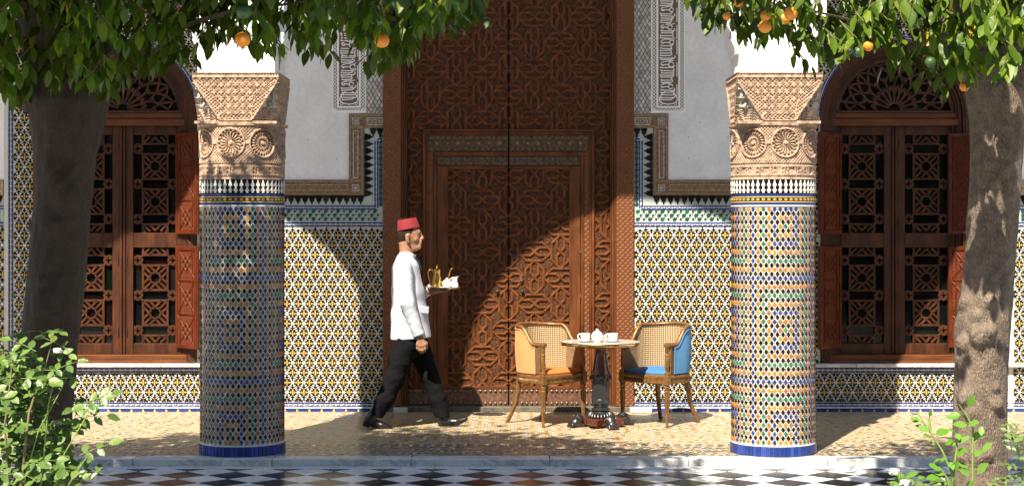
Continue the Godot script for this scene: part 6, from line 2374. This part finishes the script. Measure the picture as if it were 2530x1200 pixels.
func tray_service(o: Vector3) -> void:
	var c := o + b3(1097, 715.5, -0.09)
	var root := thing("tray", "round silver tray held up on the person's left hand", "tray", c)
	var mb := MB.new()
	mb.lathe(Vector3.ZERO, [Vector2(0, 0), Vector2(0.120, 0), Vector2(0.140, 0.010), Vector2(0.149, 0.019), Vector2(0.152, 0.019), Vector2(0.150, 0.022), Vector2(0.143, 0.0185), Vector2(0.124, 0.006), Vector2(0, 0.005)], 48, 0.6)
	put(root, "plate", mb, M.silver)
	c.y += 0.0052
	var pot := thing("coffee_pot", "polished brass coffee pot with tall handle and curved spout on the tray", "coffee pot", c + Vector3(-0.065, 0, -0.01))
	mb = MB.new()
	mb.lathe(Vector3.ZERO, [Vector2(0, 0), Vector2(0.044, 0), Vector2(0.047, 0.004), Vector2(0.044, 0.010), Vector2(0.0475, 0.028), Vector2(0.0455, 0.055), Vector2(0.037, 0.095), Vector2(0.030, 0.125), Vector2(0.031, 0.150), Vector2(0.033, 0.155), Vector2(0.0, 0.155)], 32)
	put(pot, "pot_body", mb, M.gold)
	mb = MB.new()
	mb.lathe(Vector3(0, 0.155, 0), [Vector2(0.034, 0), Vector2(0.034, 0.003), Vector2(0.026, 0.010), Vector2(0.012, 0.016), Vector2(0.006, 0.022), Vector2(0.005, 0.027), Vector2(0.011, 0.033), Vector2(0.0115, 0.038), Vector2(0.006, 0.044), Vector2(0, 0.046)], 24)
	put(pot, "lid", mb, M.gold)
	mb = MB.new()
	mb.tube([Vector3(-0.030, 0.140, 0), Vector3(-0.045, 0.160, 0), Vector3(-0.066, 0.158, 0), Vector3(-0.078, 0.135, 0), Vector3(-0.070, 0.095, 0), Vector3(-0.058, 0.055, 0), Vector3(-0.061, 0.025, 0), Vector3(-0.047, 0.018, 0)], [0.005, 0.0065, 0.007, 0.006, 0.0055, 0.005, 0.005, 0.004], 8)
	put(pot, "handle", mb, M.gold)
	mb = MB.new()
	mb.tube([Vector3(0.040, 0.045, 0), Vector3(0.075, 0.060, 0), Vector3(0.098, 0.095, 0), Vector3(0.108, 0.140, 0), Vector3(0.122, 0.168, 0), Vector3(0.130, 0.172, 0)], [0.013, 0.010, 0.0075, 0.006, 0.0055, 0.005], 8)
	put(pot, "spout", mb, M.gold)
	saucer(c + Vector3(0.022, 0, 0.055), "small white saucer on the tray under the lidded bowl", 0.055)
	sugar_bowl(c + Vector3(0.022, 0.005, 0.055), "white lidded porcelain bowl on the tray in front of the brass pot", 0.78)
	var jug := thing("milk_jug", "white porcelain milk jug with a pouring lip at the right of the tray", "milk jug", c + Vector3(0.085, 0, 0.02))
	mb = MB.new()
	mb.lathe(Vector3.ZERO, [Vector2(0, 0), Vector2(0.027, 0), Vector2(0.029, 0.005), Vector2(0.034, 0.022), Vector2(0.032, 0.040), Vector2(0.023, 0.062), Vector2(0.022, 0.080), Vector2(0.027, 0.096), Vector2(0.025, 0.096), Vector2(0.020, 0.080), Vector2(0.018, 0.06), Vector2(0, 0.05)], 28)
	for i in mb.v.size():
		var p := mb.v[i]
		if p.y > 0.07:
			mb.v[i] += Vector3(0.012, 0.010, 0) * ((p.y - 0.07) / 0.026) * smoothstep(-0.005, 0.027, p.x)
	put(jug, "jug_body", mb, M.porcelain)
	mb = MB.new()
	handle(mb, Vector3(-0.024, 0.055, 0), Vector2(0.024, 0.030), 0.0038, -80, 80)
	put(jug, "handle", mb, M.porcelain)
	crest(jug, Vector3(0, 0.026, 0), 0.0335)


# ------------------------------------------------------------------ table and chairs
func table() -> void:
	var at3 := Vector3(0.752, 0, 1.12)
	var root := thing("pedestal_table", "round marble table with brass rim on a mahogany and black bronze pedestal with paw feet", "table", at3)
	var mb := MB.new()
	mb.lathe(Vector3(0, 0.700, 0), [Vector2(0, 0.0), Vector2(0.335, 0.0), Vector2(0.335, 0.02), Vector2(0, 0.0205)], 64)
	put(root, "marble_top", mb, M.table_marble)
	mb = MB.new()
	mb.lathe(Vector3(0, 0.692, 0), [Vector2(0.325, 0.0), Vector2(0.343, 0.002), Vector2(0.346, 0.008), Vector2(0.346, 0.020), Vector2(0.343, 0.027), Vector2(0.3355, 0.0285), Vector2(0.3355, 0.008), Vector2(0.325, 0.0)], 64, 0.6)
	put(root, "brass_rim", mb, M.brass_rim)
	mb = MB.new()
	mb.lathe(Vector3.ZERO, [Vector2(0.0, 0.66), Vector2(0.10, 0.668), Vector2(0.21, 0.676), Vector2(0.215, 0.699), Vector2(0, 0.699)], 40, 0.6)
	put(root, "apron", mb, M.mahogany)
	mb = MB.new()
	mb.lathe(Vector3.ZERO, [Vector2(0.082, 0.445), Vector2(0.080, 0.47), Vector2(0.062, 0.56), Vector2(0.049, 0.64), Vector2(0.056, 0.66), Vector2(0.075, 0.668)], 32)
	put(root, "mahogany_shaft", mb, M.mahogany)
	# fluted drum
	mb = MB.new()
	var p := PackedVector3Array()
	for j in 3:
		for i in 120:
			var a := TAU * i / 120.0
			var r := 0.074 - 0.005 * absf(sin(a * 10.0))
			p.push_back(Vector3(cos(a) * r, [0.235, 0.33, 0.42][j], sin(a) * r))
	mb.grid(120, 3, p, -1.0, true)
	mb.lathe(Vector3.ZERO, [Vector2(0.060, 0.168), Vector2(0.068, 0.175), Vector2(0.066, 0.185), Vector2(0.078, 0.196), Vector2(0.079, 0.225), Vector2(0.074, 0.236)], 40)
	put(root, "fluted_drum", mb, M.bronze)
	mb = MB.new()
	mb.lathe(Vector3.ZERO, [Vector2(0.074, 0.405), Vector2(0.083, 0.415), Vector2(0.088, 0.432), Vector2(0.082, 0.446), Vector2(0.07, 0.45)], 40)
	for i in 10:
		var a := TAU * i / 10.0
		var e := Vector3(cos(a), 0, sin(a))
		mb.ball(Vector3(0, 0.412, 0) + e * 0.083, Vector3(0.014, 0.022, 0.014), 8, 6)
	put(root, "leaf_collar", mb, M.bronze)
	mb = MB.new()
	mb.lathe(Vector3.ZERO, [Vector2(0.10, 0.09), Vector2(0.105, 0.10), Vector2(0.074, 0.128), Vector2(0.070, 0.134), Vector2(0.082, 0.142), Vector2(0.080, 0.152), Vector2(0.062, 0.160), Vector2(0.060, 0.170)], 40)
	for i in 24:
		var a := TAU * i / 24.0
		var e := Vector3(cos(a), 0, sin(a))
		mb.tube([Vector3(0, 0.122, 0) + e * 0.078, Vector3(0, 0.104, 0) + e * 0.104, Vector3(0, 0.078, 0) + e * 0.111], [0.009, 0.013, 0.012], 8)
	put(root, "lobed_base", mb, M.bronze)
	# concave plinth
	mb = MB.new()
	var pl := PackedVector2Array()
	for i in 4:
		for k in 5:
			var a := deg_to_rad(70 + 90 * i + (k - 2) * 18.0 + 45.0)
			var r: float = [0.205, 0.15, 0.128, 0.15, 0.205][k]
			pl.push_back(Vector2(cos(a), sin(a)) * r)
	mb.xf = Transform3D(Basis(Vector3.RIGHT, -PI / 2), Vector3.ZERO)
	mb.prism(pl, 0.022, 0.076, 0.004, true)
	put(root, "plinth", mb, M.mahogany)
	# paw feet: scroll above, furred wrist, four clawed toes
	var pm := MB.new()
	var pr := [[Vector3(0.0, 0.075, 0), Vector3(0.0, 0.078, 0), 0.034, 0.036, Vector3(1, 1, 0.9)], [Vector3(0.01, 0.055, 0), Vector3(0.035, 0.038, 0), 0.042, 0.036], [Vector3(-0.02, 0.05, 0), Vector3(0.0, 0.04, 0), 0.03, 0.034]]
	for k in 4:
		var zz := (k - 1.5) * 0.021
		pr.push_back([Vector3(0.035, 0.034, zz * 0.8), Vector3(0.066, 0.027, zz * 1.15), 0.015, 0.0125])
		pr.push_back([Vector3(0.066, 0.026, zz * 1.15), Vector3(0.082, 0.010, zz * 1.25), 0.0115, 0.008])
	blob(pm, pr, 0.005, 0.0045)
	face_normals(pm)
	for s in [-1.0, 1.0]:
		var pts := []
		var rad := []
		for i in 26:
			var a := i * 0.55
			pts.push_back(Vector3(0.0 + cos(a) * (0.034 - i * 0.0011), 0.078 + sin(a) * (0.034 - i * 0.0011), s * (0.036 + i * 0.0004)))
			rad.push_back(0.0045)
		pm.tube(pts, rad, 6)
	var paw := pm.mesh()
	for i in 4:
		var a := deg_to_rad(70 + 90 * i)
		var o := put(root, "paw_foot", paw, M.bronze, Vector3(cos(a), 0, sin(a)) * 0.205)
		o.rotation.y = -a
	var ty := 0.7205
	saucer(at3 + Vector3(-0.128, ty, 0.03), "white saucer under the left cup on the marble table", 0.07)
	cup(at3 + Vector3(-0.132, ty + 0.005, 0.03), "white coffee cup with red line, left one on the marble table")
	sugar_bowl(at3 + Vector3(-0.034, ty, 0.07), "white sugar bowl with pointed lid between the two cups on the table", 1.0)
	saucer(at3 + Vector3(0.100, ty, 0.03), "white saucer under the right cup on the marble table", 0.07)
	cup(at3 + Vector3(0.102, ty + 0.005, 0.03), "white coffee cup with red line, right one beside the glass jar")
	var jar := thing("glass_jar", "small clear glass jar between the sugar bowl and the right cup", "jar", at3 + Vector3(0.040, ty, -0.02))
	mb = MB.new()
	mb.lathe(Vector3.ZERO, [Vector2(0, 0), Vector2(0.020, 0), Vector2(0.021, 0.003), Vector2(0.021, 0.052), Vector2(0.017, 0.058), Vector2(0.017, 0.066), Vector2(0.015, 0.066), Vector2(0.015, 0.058), Vector2(0.019, 0.052), Vector2(0.019, 0.006), Vector2(0, 0.005)], 24)
	put(jar, "glass_wall", mb, M.glass)
	mb = MB.new()
	mb.lathe(Vector3(0, 0.064, 0), [Vector2(0, 0.004), Vector2(0.018, 0.003), Vector2(0.0185, -0.006), Vector2(0.0175, -0.006)], 20)
	put(jar, "lid_rim", mb, M.silver)


func plan(t: float, k := 1.0) -> Vector3:
	# horseshoe seen from above; t 0 and 1 are the front posts
	if t < 0.2:
		return Vector3(-0.245 * k, 0, 0.2 - t * 1.0)
	if t > 0.8:
		return Vector3(0.245 * k, 0, (t - 0.8) * 1.0)
	var a := PI * (t - 0.2) / 0.6
	return Vector3(-0.245 * k * cos(a), 0, -0.235 * k * sin(a))


func rail_y(t: float) -> float:
	var u := minf(t, 1.0 - t)
	return 0.695 + 0.145 * smoothstep(0.10, 0.25, u) + 0.012 * smoothstep(0.3, 0.5, u)


func chair(at3: Vector3, turn: float, label: String, fabric: Material, fabric_out: Material) -> void:
	var root := thing("tub_chair", label, "chair", at3, "cane-backed tub chairs at the table")
	root.rotation.y = turn
	var g: Material = M.gilt_wood
	var lean := func(t: float, y: float, off := 0.0) -> Vector3:
		var q := plan(t)
		var u := minf(t, 1.0 - t)
		var k := 1.0 + (y - 0.42) * 0.20 * smoothstep(0.1, 0.45, u)
		var nn := Vector3(signf(q.x) if (t < 0.2 or t > 0.8) else q.x / 0.245, 0, 0.0 if (t < 0.2 or t > 0.8) else q.z / 0.235).normalized()
		return Vector3(q.x * (1.0 + (y - 0.42) * 0.1), y, q.z * k) + nn * off
	# top rail
	var mb := MB.new()
	var pts := []
	var rad := []
	for i in 61:
		var t := i / 60.0
		pts.push_back(lean.call(t, rail_y(t)))
		rad.push_back(0.019)
	mb.tube(pts, rad, 10, true, 0.85)
	put(root, "top_rail", mb, g)
	# cane back: every hole is open
	mb = MB.new()
	var nu := 74
	var nv := 22
	var hole := func(u: float, v: float) -> Vector3:
		var t := 0.03 + 0.94 * u
		return lean.call(t, lerpf(0.452, rail_y(t) - 0.008, v), -0.006)
	for i in nu:
		for j in nv:
			var u0 := float(i) / nu
			var v0 := float(j) / nv
			var outer := []
			var inner := []
			for q in [[0, 0], [0.5, 0], [1, 0], [1, 0.5], [1, 1], [0.5, 1], [0, 1], [0, 0.5]]:
				outer.push_back(hole.call(u0 + q[0] / nu, v0 + q[1] / nv))
			for q in 8:
				var a := TAU * (q - 3.0) / 8.0
				inner.push_back(hole.call(u0 + (0.5 + 0.24 * cos(a)) / nu, v0 + (0.5 + 0.27 * sin(a)) / nv))
			# both lists start at the lower left corner and run anticlockwise
			for q in 8:
				var q2 := (q + 1) % 8
				mb.quadh(outer[q], outer[q2], inner[q2], inner[q], Vector3(0, 0, 1))
	put(root, "cane_back", mb, M.cane)
	mb = MB.new()
	var lp := PackedVector3Array()
	for j in 9:
		for i in 61:
			var t := lerpf(0.04, 0.96, i / 60.0)
			lp.push_back(lean.call(t, lerpf(0.45, rail_y(t) - 0.012, j / 8.0), 0.006))
	mb.grid(61, 9, lp, -1.0)
	put(root, "inner_lining", mb, M.lining)
	# upholstered outside
	mb = MB.new()
	var p := PackedVector3Array()
	for j in 9:
		for i in 61:
			var t := lerpf(0.075, 0.925, i / 60.0)
			var v := j / 8.0
			var bulge := 0.016 + 0.012 * sin(PI * v) * sin(PI * clampf(i / 60.0, 0.02, 0.98))
			p.push_back(lean.call(t, lerpf(0.448, rail_y(t) - 0.022, v), bulge))
	mb.grid(61, 9, p, -1.0)
	put(root, "outer_upholstery", mb, fabric_out)
	mb = MB.new()
	pts = []
	for i in 9:
		pts.push_back(lean.call(0.075, lerpf(0.448, rail_y(0.075) - 0.022, i / 8.0), 0.017))
	for i in 61:
		var t := lerpf(0.075, 0.925, i / 60.0)
		pts.push_back(lean.call(t, rail_y(t) - 0.022, 0.018))
	for i in 9:
		pts.push_back(lean.call(0.925, lerpf(rail_y(0.925) - 0.022, 0.448, i / 8.0), 0.017))
	rad = []
	for i in pts.size():
		rad.push_back(0.005)
	mb.tube(pts, rad, 6)
	put(root, "piping", mb, fabric_out)
	# inner carved edge of the rail frame
	for e in [0.03, 0.97]:
		mb = MB.new()
		pts = []
		rad = []
		for i in 7:
			pts.push_back(lean.call(e, lerpf(0.44, 0.69, i / 6.0), 0.004))
			rad.push_back(0.011)
		mb.tube(pts, rad, 8)
		put(root, "frame_upright", mb, g)
	# seat rail, cushion
	var ring := []
	for i in 60:
		ring.push_back(plan(i / 59.0, 1.02))
	for i in range(1, 16):
		var f := i / 16.0
		ring.push_back(Vector3(lerpf(0.25, -0.25, f), 0, 0.204 + 0.035 * sin(PI * f)))
	var n := ring.size()
	mb = MB.new()
	p = PackedVector3Array()
	for e in [[0.362, 0.985], [0.366, 1.03], [0.378, 1.04], [0.384, 1.01], [0.402, 1.01], [0.410, 1.045], [0.432, 1.045], [0.438, 1.02], [0.442, 0.93]]:
		for q in ring:
			p.push_back(Vector3(q.x * e[1], e[0], q.z * e[1]))
	mb.grid(n, 9, p, 1.0, true)
	put(root, "seat_rail", mb, g)
	mb = MB.new()
	for i in n:
		var a: Vector3 = ring[i]
		var b: Vector3 = ring[(i + 1) % n]
		for k in 2:
			var c := a.lerp(b, (k + 0.5) / 2.0) * 1.022
			var d := (b - a).normalized()
			mb.tube([c - d * 0.005 + Vector3(0, 0.385, 0), c + d * 0.005 + Vector3(0, 0.401, 0)], [0.0042, 0.0042], 5)
	put(root, "rope_carving", mb, g, Vector3.ZERO, true)
	mb = MB.new()
	p = PackedVector3Array()
	for e in [[0.436, 0.93], [0.448, 0.965], [0.462, 0.95], [0.474, 0.86], [0.482, 0.65], [0.486, 0.35], [0.487, 0.02]]:
		for q in ring:
			p.push_back(Vector3(q.x * e[1], e[0], q.z * e[1] + (1.0 - e[1]) * 0.0))
	mb.grid(n, 7, p, 1.0, true)
	put(root, "seat", mb, fabric)
	# front posts and legs
	for s in [-1.0, 1.0]:
		mb = MB.new()
		mb.bx(Vector3(s * 0.245, 0.40, 0.205), Vector3(0.052, 0.085, 0.052), 0.004)
		mb.lathe(Vector3(s * 0.245, 0, 0.205), [Vector2(0.022, 0.44), Vector2(0.025, 0.45), Vector2(0.024, 0.462), Vector2(0.014, 0.47), Vector2(0.016, 0.485), Vector2(0.021, 0.52), Vector2(0.018, 0.57), Vector2(0.013, 0.60), Vector2(0.017, 0.605), Vector2(0.017, 0.614), Vector2(0.012, 0.62), Vector2(0.016, 0.65), Vector2(0.02, 0.665), Vector2(0.02, 0.68)], 16)
		mb.bx(Vector3(s * 0.245, 0.694, 0.203), Vector3(0.046, 0.036, 0.046), 0.006)
		put(root, "arm_post", mb, g)
		mb = MB.new()
		mb.lathe(Vector3(s * 0.245, 0, 0.205), [Vector2(0.0, 0.0), Vector2(0.010, 0.0), Vector2(0.013, 0.006), Vector2(0.013, 0.022), Vector2(0.009, 0.03), Vector2(0.015, 0.036), Vector2(0.012, 0.045), Vector2(0.0165, 0.16), Vector2(0.021, 0.29), Vector2(0.023, 0.305), Vector2(0.017, 0.312), Vector2(0.025, 0.325), Vector2(0.025, 0.34), Vector2(0.018, 0.36)], 16)
		for k in 8:
			var a := TAU * k / 8.0
			var e := Vector3(cos(a), 0, sin(a))
			mb.tube([Vector3(s * 0.245, 0.06, 0.205) + e * 0.0125, Vector3(s * 0.245, 0.28, 0.205) + e * 0.0205], [0.003, 0.0045], 5)
		put(root, "leg", mb, g)
		mb = MB.new()
		mb.tube([Vector3(s * 0.165, 0.40, -0.17), Vector3(s * 0.168, 0.30, -0.178), Vector3(s * 0.176, 0.18, -0.2), Vector3(s * 0.195, 0.07, -0.24), Vector3(s * 0.212, 0.0, -0.275)], [0.026, 0.024, 0.020, 0.017, 0.016], 8)
		for k in 3:
			mb.tube([Vector3(s * (0.155 + k * 0.012), 0.35, -0.158), Vector3(s * (0.166 + k * 0.010), 0.18, -0.183), Vector3(s * (0.204 + k * 0.008), 0.01, -0.26)], [0.005, 0.0045, 0.004], 5)
		put(root, "leg", mb, g)


# ------------------------------------------------------------------
func _ready() -> void:
	rng.seed = 1
	var cam := Camera3D.new()
	cam.name = "camera"
	cam.position = Vector3(0, 1.73, 15.4)
	cam.near = 0.1
	cam.far = 1000.0
	cam.set_frustum(0.1 * 1200.0 / 4150.0, Vector2(-0.1 / 4150.0, -0.1 * 50.0 / 4150.0), 0.1, 1000.0)
	cam.keep_aspect = Camera3D.KEEP_HEIGHT
	add_child(cam)
	cam.make_current()
	var we := WorldEnvironment.new()
	we.name = "environment"
	var env := Environment.new()
	env.background_mode = Environment.BG_SKY
	var sm := ProceduralSkyMaterial.new()
	sm.sky_top_color = Color(0.44, 0.55, 0.70)
	sm.sky_horizon_color = Color(0.84, 0.85, 0.86)
	sm.sky_curve = 0.12
	sm.ground_horizon_color = Color(0.55, 0.55, 0.52)
	sm.ground_bottom_color = Color(0.35, 0.33, 0.30)
	sm.sun_angle_max = 1.0
	var sky := Sky.new()
	sky.sky_material = sm
	env.sky = sky
	env.background_energy_multiplier = 0.8
	env.tonemap_mode = Environment.TONE_MAPPER_LINEAR
	env.tonemap_exposure = 3.0
	env.sdfgi_enabled = true
	env.ssao_enabled = true
	env.ssil_enabled = true
	we.environment = env
	add_child(we)
	var sun := DirectionalLight3D.new()
	sun.name = "sun"
	sun.light_color = Color(1.0, 0.95, 0.87)
	sun.light_energy = 1.4
	sun.light_angular_distance = 0.53
	sun.shadow_enabled = true
	add_child(sun)
	sun.look_at_from_position(Vector3.ZERO, Vector3(0.41, -1.31, -1.0), Vector3.UP)

	var t0 := Time.get_ticks_msec()
	var lap := func(s: String) -> void: print(s, " ", Time.get_ticks_msec() - t0)
	make_textures()
	make_materials()
	make_tile_shapes()
	lap.call("materials")
	floors()
	gallery_wall()
	arcade()
	added_wing()
	lap.call("floors")
	outer_dado(-1.0, "star mosaic dado at the far left edge behind the left trunk")
	outer_dado(1.0, "star mosaic dado at the far right edge beyond the right trunk")
	door_dado(-1.0, "star mosaic dado with green and blue borders between the left column and the carved door")
	door_dado(1.0, "star mosaic dado with green and blue borders between the carved door and the right column")
	window_surround(-1.0, "star mosaic wall round the arched window behind the left orange tree")
	window_surround(1.0, "star mosaic wall round the arched window behind the right orange tree")
	frieze(-1.0, "stepped brown carved stucco frieze on the white wall left of the door")
	frieze(1.0, "stepped brown carved stucco frieze on the white wall right of the door")
	script_panel(-1.0, "white upright panel of carved writing left of the door, half behind leaves", "cream netted stucco strip along the left edge of the door, half behind leaves")
	script_panel(1.0, "white upright panel of carved writing right of the door, its lower end in full view", "cream netted stucco strip along the right edge of the door")
	lap.call("dados")
	build_door()
	lap.call("door")
	window(-1.0, "dark arched wooden lattice window with open shutters behind the left tree trunk")
	window(1.0, "arched wooden lattice window with open shutters between the right column and the right trunk")
	lap.call("windows")
	var cap := capital_mesh()
	var drum := drum_mesh()
	column(X0 - 2.01, "round tiled column with carved capital standing in shade, left one", deg_to_rad(-7), cap, drum)
	column(X0 + 2.01, "round tiled column with carved capital standing in full sun, right one", deg_to_rad(8), cap, drum)
	lap.call("columns")
	table()
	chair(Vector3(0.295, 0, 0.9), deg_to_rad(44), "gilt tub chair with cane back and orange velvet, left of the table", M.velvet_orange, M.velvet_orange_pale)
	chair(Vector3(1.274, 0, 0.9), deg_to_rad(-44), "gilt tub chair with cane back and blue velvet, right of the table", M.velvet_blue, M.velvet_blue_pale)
	lap.call("furniture")
	person()
	lap.call("person")
	trees()
	plants()
	lap.call("trees")
